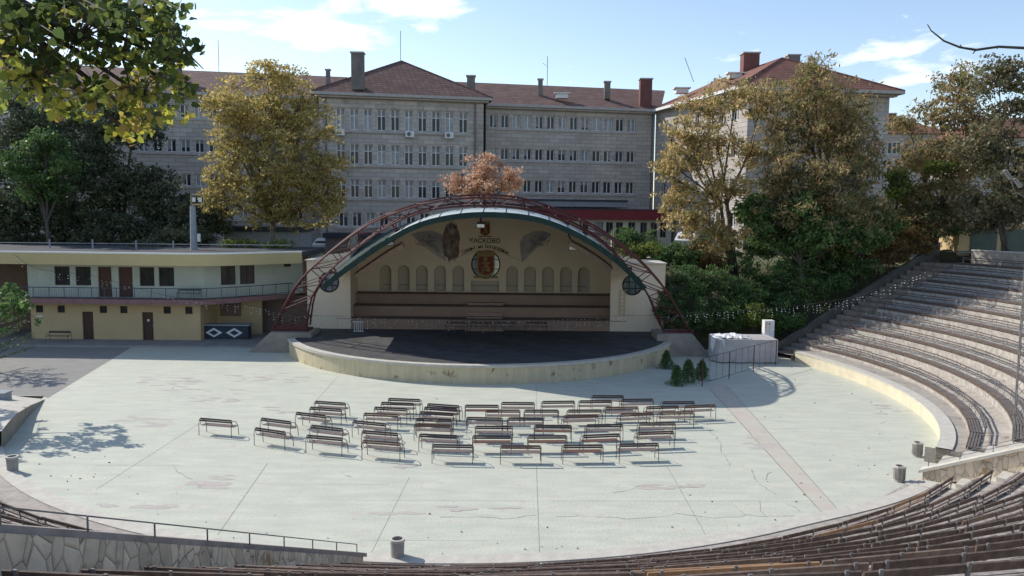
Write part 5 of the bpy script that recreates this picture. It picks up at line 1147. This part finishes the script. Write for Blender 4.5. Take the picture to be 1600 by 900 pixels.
# ------------------------------------------------------------------ trees
class Leaves:
    def __init__(s, seed): s.rng = np.random.default_rng(seed); s.c = []; s.sz = []; s.t = []; s.nb = []
    def cluster(s, c, rad, n, size, flat=.6, tint=None, up=0.0):
        r = s.rng; d = r.normal(size=(n, 3)); d *= (r.random((n, 1)) ** .5) / np.linalg.norm(d, axis=1, keepdims=True); d[:, 2] *= flat
        s.c.append(np.array(c) + d * rad); s.sz.append(size * r.uniform(.6, 1.35, n)); t0 = r.random() if tint is None else tint
        s.t.append(np.clip(t0 + r.normal(0, .18, n), 0, 1))
    def build(s, name, m, parent, shape='diamond', asp=.62, droop=.0, kind=None):
        c = np.concatenate(s.c); sz = np.concatenate(s.sz); t = np.concatenate(s.t); n = len(c); r = s.rng
        a = r.normal(size=(n, 3)); a[:, 2] -= droop; a /= np.linalg.norm(a, axis=1, keepdims=True)
        b = r.normal(size=(n, 3)); b -= (b * a).sum(1, keepdims=True) * a; b /= np.linalg.norm(b, axis=1, keepdims=True); nn = np.cross(a, b)
        off = np.array(parent_loc(parent)); c = c - off
        if shape == 'diamond': tpl = [(-.5, 0, 0), (.05, .5 * asp, .06), (.5, 0, 0), (.05, -.5 * asp, .06)]
        else: tpl = [(-.42, 0, 0), (-.5, .22, .03), (-.28, .44, .06), (.1, .38, .05), (.55, 0, -.03), (.1, -.38, .05), (-.28, -.44, .06), (-.5, -.22, .03)]
        k = len(tpl); V = np.zeros((n, k, 3))
        for i, (x, y, z) in enumerate(tpl): V[:, i] = c + (a * x + b * y + nn * z) * sz[:, None]
        me = bpy.data.meshes.new(name); me.vertices.add(n * k); me.vertices.foreach_set('co', V.reshape(-1).astype(np.float32)); me.loops.add(n * k); me.loops.foreach_set('vertex_index', np.arange(n * k, dtype=np.int32))
        me.polygons.add(n); me.polygons.foreach_set('loop_start', np.arange(0, n * k, k, dtype=np.int32))
        me.update(calc_edges=True); at_ = me.attributes.new('tint', 'FLOAT', 'POINT'); at_.data.foreach_set('value', np.repeat(t, k).astype(np.float32)); me.materials.append(m)
        o = bpy.data.objects.new(name, me); COL.objects.link(o); o.parent = parent
        if kind: o['kind'] = kind
        return o
TOT = 0
def tree(label, base, blobs, ncl, per, size, lm, seed, trunk=.25, cat='tree', name='tree', group=None, bark='bark', crad=.6, fork=.35, stems=1, droop=0, asp=.62, flat=.6, lean_=None, twig=.02, shell=.35, tintz=None, deep=1.0, spread=1.0, gap=-.08, gsc=.62):
    """blobs: (px, py, Y, rx_px, rz_px). every leaf clump sits at the end of a twig that grows from a limb"""
    global TOT
    rnd = random.Random(seed); base = Vector(base); e = empty(name, base, label, cat, group); lv = Leaves(seed)
    B = []
    for (px, py, Y, rx, rz) in blobs: B.append((at(px, py, Y), spread * rx * Y / FPX, spread * rz * Y / FPX))
    vol = [b[1] * b[1] * b[2] for b in B]; tot = sum(v ** .75 for v in vol); T = MB(); Lb = MB()
    zmin = min(b[0].z - b[2] for b in B); zc = sum(b[0].z for b in B) / len(B); cxy = sum((b[0] for b in B), Vector()) / len(B)
    forks = []
    for s in range(stems):
        off = Vector((rnd.uniform(-.5, .5), rnd.uniform(-.5, .5), 0)) * (.5 if stems > 1 else 0)
        zf_ = base.z + (zc - base.z) * (fork + .12 * rnd.random()); top = Vector((base.x + (cxy.x - base.x) * .35 + (rnd.uniform(-1, 1) if stems > 1 else 0), base.y + (cxy.y - base.y) * .35, zf_))
        m1 = (base + off).lerp(top, .5) + Vector((rnd.uniform(-.1, .1), 0, 0)); T.tube([base + off - Vector((0, 0, .3)), m1, top], [trunk, trunk * .85, trunk * .7], 8); forks.append(top)
    for bi, (c, rx, rz) in enumerate(B):
        f = min(forks, key=lambda q: (q - c).length + rnd.random()); mid = f.lerp(c, .55) + Vector((0, 0, -.12 * (c - f).length * .3)) + Vector((rnd.uniform(-.3, .3), rnd.uniform(-.3, .3), 0))
        endp = c + Vector((0, 0, rz * .35)); Lb.tube([f, mid, c, endp], [trunk * .62, trunk * .4, trunk * .24, trunk * .1], 6)
        n = max(3, int(ncl * 1.5 * vol[bi] ** .75 / tot)); subs = []
        for k in range(5):
            d = Vector((rnd.gauss(0, 1), rnd.gauss(0, 1), rnd.gauss(0, .8))).normalized(); q = c + Vector((d.x * rx, d.y * rx * deep, d.z * rz)) * .62; st = mid.lerp(c, rnd.uniform(.2, 1)); Lb.tube([st, st.lerp(q, .5) + Vector((0, 0, .1)), q], [trunk * .2, trunk * .13, trunk * .06], 5); subs.append(q); 
        subs.append(c)
        for k in range(n):
            d = Vector((rnd.gauss(0, 1), rnd.gauss(0, 1), rnd.gauss(0, 1))).normalized(); rr = rnd.random() ** shell * (1 + rnd.gauss(0, .07))
            q = c + Vector((d.x * rx, d.y * rx * deep, d.z * rz)) * rr
            if gap > -9 and mnoise.noise(q * gsc + Vector((seed * 7.1, 0, 0))) < gap: continue
            s_ = min(subs, key=lambda w_: (w_ - q).length); 
            if rnd.random() < .5: Lb.tube([s_, s_.lerp(q, .6) + Vector((0, 0, .08)), q], [twig * 1.5, twig, twig * .5], 3, False)
            tt = None if tintz is None else min(1, max(0, tintz(q, (q.z - zmin) / (2 * (zc - zmin) + .01), rnd)))
            nn_ = int(per * rnd.uniform(.5, 1.5)); lv.cluster(q, crad * rnd.uniform(.6, 1.3), nn_, size, flat, tt); TOT += nn_
    T.build('trunk', M[bark], e, smooth=True, recalc=False); Lb.build('limbs', M[bark], e, recalc=False); lv.build('crown', L[lm], e, droop=droop, asp=asp)
    return e
gzz = 5.6
def bpt(px, Y, z=gzz): p = at(px, 380, Y); return (p.x, Y, z)
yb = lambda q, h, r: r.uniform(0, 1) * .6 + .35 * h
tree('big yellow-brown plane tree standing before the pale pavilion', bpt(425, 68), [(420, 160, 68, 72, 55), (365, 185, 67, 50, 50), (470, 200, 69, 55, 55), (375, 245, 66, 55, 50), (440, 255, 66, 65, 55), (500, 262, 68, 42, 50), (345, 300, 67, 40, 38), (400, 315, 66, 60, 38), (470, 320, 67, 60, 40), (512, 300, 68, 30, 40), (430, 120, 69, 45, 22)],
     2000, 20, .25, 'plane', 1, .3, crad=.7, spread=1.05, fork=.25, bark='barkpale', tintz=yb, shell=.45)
tree('small rust-brown tree rising behind the top of the steel arch', bpt(757, 70), [(757, 262, 70, 38, 24), (725, 280, 70, 30, 20), (790, 278, 70, 28, 20), (755, 295, 70, 50, 16)], 260, 34, .24, 'rust', 2, .16, crad=.6, shell=.5)
tree('tall ailanthus with thin bare stems and dry golden leaves before the sunlit wing', bpt(1150, 62, 4.6), [(1150, 150, 62, 45, 25), (1105, 175, 62, 38, 30), (1190, 160, 63, 40, 28), (1075, 215, 61, 36, 34), (1060, 265, 61, 32, 32), (1120, 225, 61, 36, 28), (1050, 310, 61, 24, 30), (1092, 300, 61, 34, 22), (1175, 235, 62, 32, 26), (1080, 345, 60, 42, 22), (1130, 370, 60, 45, 25), (1135, 300, 61, 40, 26), (1040, 270, 61, 22, 26), (1080, 250, 60, 36, 26)],
     1050, 15, .34, 'aila', 3, .17, crad=.62, spread=1.22, stems=4, fork=.55, droop=.8, asp=.34, tintz=lambda q, h, r: r.random(), shell=.6)
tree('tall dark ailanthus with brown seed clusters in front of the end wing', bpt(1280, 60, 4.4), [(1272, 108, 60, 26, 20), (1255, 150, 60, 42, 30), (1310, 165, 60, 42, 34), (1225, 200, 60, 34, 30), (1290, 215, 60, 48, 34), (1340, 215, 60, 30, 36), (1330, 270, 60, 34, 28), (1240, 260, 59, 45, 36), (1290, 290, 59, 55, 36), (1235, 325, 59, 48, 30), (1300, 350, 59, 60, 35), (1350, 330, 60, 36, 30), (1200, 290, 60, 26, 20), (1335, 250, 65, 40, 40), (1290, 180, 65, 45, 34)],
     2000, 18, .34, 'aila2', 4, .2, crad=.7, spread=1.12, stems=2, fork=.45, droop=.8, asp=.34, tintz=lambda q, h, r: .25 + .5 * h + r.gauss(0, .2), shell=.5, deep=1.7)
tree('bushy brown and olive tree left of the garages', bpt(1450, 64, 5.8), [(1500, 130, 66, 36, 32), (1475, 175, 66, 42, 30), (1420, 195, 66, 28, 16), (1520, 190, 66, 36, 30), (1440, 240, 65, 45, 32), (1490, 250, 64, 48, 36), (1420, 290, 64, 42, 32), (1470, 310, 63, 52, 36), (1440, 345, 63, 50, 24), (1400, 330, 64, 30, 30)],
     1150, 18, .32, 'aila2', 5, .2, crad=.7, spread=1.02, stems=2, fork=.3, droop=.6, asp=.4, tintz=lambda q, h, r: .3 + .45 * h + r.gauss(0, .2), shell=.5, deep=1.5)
tree('grey-olive tree with bare upper twigs at the right edge', bpt(1575, 58, 6.9), [(1560, 120, 58, 38, 26), (1590, 160, 58, 30, 30), (1545, 230, 58, 42, 32), (1590, 245, 57, 40, 36), (1560, 290, 57, 48, 32), (1600, 310, 57, 40, 30), (1545, 325, 57, 40, 20), (1520, 345, 60, 30, 16), (1580, 348, 60, 40, 14)],
     900, 20, .27, 'olive', 6, .13, crad=.7, spread=1.15, stems=3, fork=.3, shell=.5, tintz=lambda q, h, r: r.random())
tree('dense green tree filling the foot of the two ailanthus trees', bpt(1265, 58, 4.0), [(1210, 360, 60, 40, 30), (1265, 365, 58.5, 50, 32), (1325, 372, 59, 46, 26), (1180, 330, 61, 28, 24), (1240, 320, 59, 40, 24), (1375, 350, 61, 30, 22)],
     900, 24, .26, 'hedge', 44, .15, crad=.7, stems=2, fork=.3, deep=1.6)
tree('bright green young tree beside the far stone wing', bpt(1398, 66, 5.6), [(1396, 290, 62, 26, 22), (1465, 262, 61, 20, 12)], 130, 34, .2, 'brightgreen', 7, .1, crad=.5, shell=.5)
dk = lambda q, h, r: r.random() * .7
tree('dark leafy tree at the far left behind the flat roof', bpt(60, 72), [(50, 190, 72, 70, 45), (20, 260, 72, 60, 50), (95, 250, 71, 60, 50), (60, 320, 70, 70, 45), (10, 330, 70, 50, 50)], 950, 32, .3, 'dark', 8, .3, crad=.9, shell=.5, tintz=dk)
tree('green-tinged tree in front of the dark left trees', bpt(75, 66), [(70, 225, 66, 36, 20), (40, 255, 66, 36, 20), (100, 255, 66, 26, 22), (60, 290, 66, 45, 26)], 300, 30, .26, 'greenmid', 9, .18, crad=.7, shell=.6)
tree('dark tree with bare forked limbs beside the yellow tree', bpt(190, 74), [(150, 205, 74, 60, 40), (210, 190, 75, 50, 40), (170, 280, 73, 55, 50), (240, 300, 73, 50, 45), (130, 340, 72, 60, 36), (210, 355, 71, 60, 28), (275, 335, 72, 40, 34)], 1050, 32, .3, 'dark', 10, .28, crad=.9, shell=.5, tintz=dk)
tree('dark shrubby tree behind the light pole', bpt(300, 72), [(305, 345, 71, 40, 34), (335, 335, 72, 35, 30), (280, 370, 68, 40, 18)], 420, 30, .26, 'dark', 12, .18, crad=.8, shell=.5)
# shrubs
def shrub(label, px, py, Y, rx, rz, lm, seed, n=110, size=.16, z=None, per=26, asp=.5, name='shrub', crad=.42):
    c = at(px, py, Y); zb = hgt(c.x, c.y) if z is None else z
    return tree(label, (c.x, Y, max(zb, -.1)), [(px, py, Y, rx, rz), (px - rx * .5, py + rz * .35, Y, rx * .7, rz * .6), (px + rx * .5, py + rz * .3, Y, rx * .7, rz * .6)], n, per, size, lm, seed, .05, 'shrub', name, 'shrubs between the shell and the far stand' if name == 'shrub' else None, crad=crad, fork=.2, twig=.01, shell=.55, asp=asp)
SH = [(985, 372, 64, 40, 18, 'greenmid', 'dense green shrub beyond the right wing roof of the shell'), (1008, 392, 62, 34, 13, 'brightgreen', 'yellow-green shrub just behind the wing roof'), (1060, 395, 61, 34, 24, 'hedge', 'dark shrub below the white car'), (1100, 400, 62, 40, 26, 'rusty', 'rusty orange shrub under the ailanthus stems'),
      (1070, 440, 58, 36, 30, 'hedge', 'dark shrub rising beside the right foot of the arch'), (1120, 440, 58, 38, 30, 'hedge', 'dark glossy shrub above the wrapped box'), (1085, 490, 56, 34, 26, 'hedge', 'low dark shrub behind the concrete abutment'), (1135, 490, 56.5, 34, 26, 'hedge', 'low dark shrub behind the wrapped box'),
      (1160, 415, 60, 36, 28, 'greenmid', 'mid-green shrub at the foot of the ailanthus stems'), (1175, 465, 57.5, 38, 30, 'hedge', 'dark shrub above the white cabinet'), (1180, 492, 55.5, 20, 16, 'brightgreen', 'pale broad-leaved bush catching the sun above the box'), (1215, 440, 59, 40, 32, 'hedge', 'deep green shrub beside the parapet foot'),
      (1250, 410, 60, 42, 28, 'hedge', 'deep green shrub beside the middle of the parapet'), (1290, 400, 61, 42, 26, 'hedge', 'dark shrub under the seeded ailanthus'), (1335, 395, 61, 40, 24, 'rusty', 'rust-coloured shrub beside the parapet top'), (1375, 378, 61, 36, 22, 'rusty', 'orange-brown shrub next to the topmost parapet'), (1420, 368, 62, 38, 18, 'rusty', 'straw-coloured shrub before the garages'), (1460, 355, 63, 34, 16, 'greenmid', 'green shrub at the corner of the garages'), (1235, 475, 57, 26, 20, 'hedge', 'small dark shrub beside the stair'),
      (1045, 480, 57, 20, 40, 'hedge', 'tall dark shrub between the arch foot and the wing wall'), (1210, 500, 56, 22, 16, 'hedge', 'small dark shrub behind the white cabinet'), (1120, 375, 63, 36, 18, 'greenmid', 'green shrub behind the ailanthus trunks'), (1200, 380, 63, 40, 24, 'hedge', 'dark shrub between the two ailanthus trees'), (1300, 440, 58.5, 26, 16, 'hedge', 'low ivy shrub spilling to the parapet'),
      (1270, 450, 57.5, 26, 18, 'hedge', 'ivy covered shrub halfway up the parapet, below the rusty shrub'), (1340, 418, 59.5, 30, 16, 'hedge', 'dark leafy shrub overhanging the middle of the parapet'), (1385, 398, 60.5, 30, 15, 'rusty', 'dry brown shrub overhanging the upper parapet'), (1430, 384, 61, 28, 13, 'rusty', 'dry orange shrub at the parapet bend'), (1400, 350, 64, 36, 20, 'hedge', 'dark shrub at the foot of the bushy olive tree'), (1340, 360, 64, 40, 24, 'hedge', 'dark shrub behind the rusty shrubs'), (1260, 372, 64, 40, 24, 'greenmid', 'green shrub beneath the tall dark ailanthus'), (1460, 335, 65, 40, 24, 'hedge', 'dark shrub behind the green corner shrub'), (1240, 500, 55.5, 12, 12, 'hedge', 'tiny dark shrub at the very foot of the parapet')]
for i, (px, py, Y, rx, rz, lm, lab) in enumerate(SH): shrub(lab, px, py, Y, rx, rz, lm, 100 + i, n=190, per=26, size=.2)
for i, (px, py, lab) in enumerate(((375, 378, 'green bush beside the trunk of the yellow tree'), (440, 383, 'low green bush on the right of the yellow tree trunk'), (230, 382, 'straggly bush on the flat roof edge behind the rail'))): shrub(lab, px, py, 64, 30, 8, 'brightgreen' if i < 2 else 'dark', 140 + i, n=70, z=6.58 if False else 5.6, name='bush')
# row of dark undergrowth along the top of the left building
for i in range(8): shrub(f"dark undergrowth bush behind the flat roof, {ORD[i]} from the left", 10 + 42 * i, 372, 69 + (i % 3), 32, 18, 'dark', 160 + i, n=110, name='undergrowth_bush', size=.22)

def conifer(label, px, py, h, r, seed, name='small_conifer', lm='hedge', n=5200, size=.075, group='small conifers beside the stage', z=0.0, cat='conifer', pot=False):
    q = gz(px, py, z); e = empty(name, (q.x, q.y, z), label, cat, group); lv = Leaves(seed); rnd = random.Random(seed); z0 = .28 if pot else 0
    if pot: g = MB(); g.lathe((q.x, q.y, z + .004), [(.01, 0), (.2, 0), (.26, .26), (.28, .3), (.24, .3), (.22, .24), (.01, .24)], 14); g.build('pot', M['black'], e)
    g = MB(); g.tube([(q.x, q.y, z + z0 - .1), (q.x, q.y, z + h * .9)], [.03, .01], 6); g.build('stem', M['bark'], e)
    for k in range(int(n / 12)):
        t = rnd.random() ** .8; zz = z + z0 + (h - z0) * t; rad = r * 1.15 * (1 - t) ** .75 + .03; a = rnd.uniform(0, 6.28); rr = rad * 1.25 * rnd.random() ** .4 * (1 + .3 * math.sin(2 * a + 7 * t + seed)); lv.cluster((q.x + rr * math.cos(a), q.y + rr * math.sin(a), zz + rnd.uniform(-.1, .06)), .08 * h, 12, size, 1.2)
    lv.build('foliage', L[lm], e, droop=-.6, asp=.35); return e
conifer('small dark conifer by the stage wall corner', 1041, 576, 1.1, .36, 1); conifer('small conifer nearest the arena centre, left of the trio', 1057, 602, 1.1, .36, 2); conifer('small conifer standing in the middle of the trio', 1075, 598, 1.3, .36, 3); conifer('small conifer beside the railing post', 1096, 593, 1.1, .34, 4)
# spruce at the left edge
p = at(-20, 560, 46); e = empty('spruce', (p.x, 46, .0), 'light green spruce branches reaching in at the left edge of the forecourt', 'tree'); lv = Leaves(21); g = MB(); g.tube([(p.x, 46, 0), (p.x, 46, 5.2)], [.12, .02], 6); g.build('trunk', M['bark'], e); g = MB(); rnd = random.Random(9)
for k in range(46):
    t = k / 46; z = .5 + 4.5 * t; a = k * 2.4; ln = 2.5 * (1 - t) ** .7 + .2; q = Vector((p.x + ln * math.cos(a), 46 + ln * math.sin(a), z + .35 * ln)); g.tube([(p.x, 46, z), q], [.025, .008], 4, False)
    for j in range(9): u = .3 + .7 * j / 8; c = Vector((p.x, 46, z)).lerp(q, u); lv.cluster(c, .2, 16, .13, .6)
g.build('branches', M['bark'], e); lv.build('needles', L['fir'], e, asp=.3)
# leafy tree beside the left stand whose crown shades the floor (trunk outside the picture)
def wtree(label, base, B, ncl, per, size, lm, seed, trunk, name='tree'):
    bl = []
    e = empty(name, base, label, 'tree'); lv = Leaves(seed); rnd = random.Random(seed); T = MB(); Lb = MB(); base = Vector(base); c0 = sum((Vector(b[0]) for b in B), Vector()) / len(B); f = base.lerp(Vector((base.x, base.y, c0.z)), .7)
    T.tube([base - Vector((0, 0, .3)), f], [trunk, trunk * .7], 8)
    for c, r in B:
        c = Vector(c); Lb.tube([f, f.lerp(c, .5) + Vector((0, 0, .15)), c], [trunk * .5, trunk * .3, trunk * .1], 6)
        for k in range(ncl):
            d = Vector((rnd.gauss(0, 1), rnd.gauss(0, 1), rnd.gauss(0, .6))).normalized() * rnd.random() ** .45 * r * 1.12
            if mnoise.noise((c + d) * 1.6) < -.02: continue
            lv.cluster(c + d, .3, per, size); Lb.tube([c, c + d], [.02, .006], 3, False)
    T.build('trunk', M['bark'], e, recalc=False); Lb.build('limbs', M['bark'], e, recalc=False); lv.build('crown', L[lm], e)
k_ = 4.6; sv = lambda x, y, h: (x - 1.2 * h, y + .72 * h, h)
wtree('leafy tree outside the left edge whose crown shades the arena floor', (-29.5, 35.5, .8), [(sv(-20.3, 33.0, 5.6), 1.5), (sv(-18.6, 31.8, 5.2), 1.3), (sv(-17.2, 31.6, 5.0), 1.0), (sv(-19.4, 30.4, 5.2), 1.2), (sv(-21.5, 31.5, 5.6), 1.4), (sv(-16.2, 32.2, 5.0), .7), (sv(-18.0, 33.4, 5.3), .9)], 34, 15, .26, 'greenmid', 31, .2)
# tree at the right, outside, shading the upper stand
def up(r, a, z, h): q = P3(r, a, z); return (q.x - 1.2 * h, q.y + .72 * h, z + h)

# overhanging linden branch, top left
lt = empty('linden_branch', (-4.2, 5.2, 9.4), 'overhanging linden branches with large yellow-green backlit leaves, top left', 'tree branch'); lv = Leaves(41); rnd = random.Random(41); g = MB()
def lp_(px, py, Y): return at(px, py, Y)
root = lp_(-160, -60, 6.5)
tips = []
for (px, py, rx, ry, n, Y) in ((40, 40, 70, 50, 13, 6.2), (120, 60, 70, 55, 14, 6.4), (190, 90, 60, 50, 12, 6.6), (60, 120, 60, 40, 10, 6.3), (150, 150, 60, 35, 10, 6.5), (225, 150, 50, 35, 10, 6.8), (225, 190, 35, 18, 6, 6.9), (250, 60, 40, 40, 8, 6.8), (235, 5, 35, 22, 7, 6.6), (100, 0, 90, 25, 10, 6.2), (10, 70, 30, 50, 7, 6.1), (275, 85, 16, 14, 3, 6.9), (262, 128, 24, 14, 4, 6.9), (180, 20, 40, 30, 7, 6.5), (10, 20, 40, 40, 8, 6.0), (90, 165, 25, 12, 4, 6.4), (20, 110, 30, 25, 5, 6.2), (60, 140, 30, 14, 4, 6.4), (270, 60, 14, 20, 4, 6.9), (215, 30, 30, 20, 5, 6.8), (265, 95, 22, 14, 4, 6.9), (285, 140, 14, 10, 2, 7.0), (200, 205, 22, 8, 3, 6.9)):
    c = lp_(px, py, Y); g.tube([root, root.lerp(c, .5) + Vector((0, 0, .12)), c], [.05, .03, .012], 5, False)
    for k in range(int(n * 3.1)):
        q = lp_(px + rnd.gauss(0, .62) * rx, py + rnd.gauss(0, .55) * ry, Y + rnd.gauss(0, .45)); g.tube([c, c.lerp(q, .5) + Vector((0, 0, .04)), q], [.008, .006, .003], 3, False)
        yel = min(1, max(0, .12 + .55 * sm(60, 190, py) + rnd.gauss(0, .22))); lv.cluster(q, .12, rnd.randint(3, 8), .066, .8, tint=yel)
for pl in ([(236, 18), (262, 48), (275, 68), (290, 72)], [(288, 72), (300, 90), (318, 108)], [(288, 72), (292, 88), (306, 108)], [(288, 74), (285, 86)], [(180, -20), (215, 0), (236, 18)]):
    g.tube([lp_(x, y, 6.8) for x, y in pl], [.014] + [.008] * (len(pl) - 2) + [.004], 5, False)
g.build('twigs', M['bark'], lt, recalc=False); lv.build('leaves', L['linden'], lt, shape='heart')
lb2 = MB(); pts_ = [lp_(x, y, 5.5) for x, y in ((1660, 78), (1600, 75), (1560, 73), (1525, 78), (1500, 74), (1475, 64), (1455, 48), (1449, 38))]; lb2.tube(pts_, [.012, .01, .009, .009, .007, .006, .004, .003], 6)
lb2.tube([lp_(1525, 78, 5.5), lp_(1520, 84, 5.5)], .004, 4); lb2.tube([lp_(1505, 76, 5.5), lp_(1500, 70, 5.5)], .004, 4); tag(lb2.build('bare_twig', M['bark'], smooth=True), 'single bare twig curving against the sky, top right', 'twig')

# fallen leaves on the far stand, its stair and the floor edge
rl_ = np.random.default_rng(5); lt2 = Leaves(77); pts2 = []
for k in range(2600):
    kk = int(rl_.integers(0, 10)); a_ = 26.3 - abs(rl_.normal()) * 12; fr_ = rl_.random(); r_ = RR0 + RW * (kk + fr_); pts2.append(tuple(P3(r_, a_, RZ0 + RH * kk + .30 * fr_ * (1 if a_ < 22.3 else 0) + .02 + (.3 if a_ >= 22.3 and fr_ > .5 else 0))))
for k in range(90): pts2.append(tuple(P3(22.0 - abs(rl_.normal()) * 1.6, rl_.uniform(-140, 18), .012)))
for k in range(25): pts2.append((rl_.uniform(-23, 18), rl_.uniform(30, 50), .012))
pp2 = np.array(pts2); lt2.c.append(pp2); lt2.sz.append(rl_.uniform(.05, .12, len(pp2))); lt2.t.append(rl_.random(len(pp2)))
tag(lt2.build('fallen_leaves', L['rusty'], None), kind='stuff')

# ------------------------------------------------------------------ fairy lights
def fairy(label, pts, Ys, drops, seed, dl=.5):
    rnd = random.Random(seed); P = resample([at(px, py, Y) for (px, py), Y in zip(pts, Ys)], 60); e = empty('fairy_light_string', P[0], label, 'string lights', 'unlit fairy light strings'); g = MB(); b = MB(); g.tube(P, .010, 3, False)
    n = drops; g.build('wire', M['wire'], e)
    for k in range(n):
        g = MB(); t = (k + rnd.random() * .6) / n * 60; i = min(59, int(t)); p = P[i].lerp(P[i + 1], t - i); ln = rnd.uniform(.2, 1) * dl; g.tube([p, p - Vector((0, 0, ln))], .006, 3, False)
        m = max(2, int(ln / .16)); g.cm = 1
        for j in range(m): q = p - Vector((rnd.gauss(0, .03), 0, ln * (j + 1) / m)); s = rnd.uniform(.012, .024); g.box(q.x - s, q.y - s, q.z - s, q.x + s, q.y + s, q.z + s)
        g.build('light_strand', [M['wire'], M['bulb']], e)
fairy('fairy light string hanging across the front of the stage', [(400, 478), (470, 492), (600, 495), (750, 500), (900, 495), (1040, 492)], [54, 53.5, 53, 52.5, 53, 53.5], 90, 1, .9)
fairy('fairy light string crossing the shrubs toward the far stand', [(1040, 492), (1130, 485), (1240, 478), (1340, 462), (1440, 425)], [53.5, 54, 53, 51, 50], 60, 2, .7)
fairy('fairy light string from the ochre roof down across the balcony', [(20, 396), (60, 420), (150, 432), (260, 462), (400, 478)], [54.3, 54.5, 54.6, 54.8, 54], 40, 3, .6)
print('leaves', TOT, 'objects', len(bpy.data.objects))
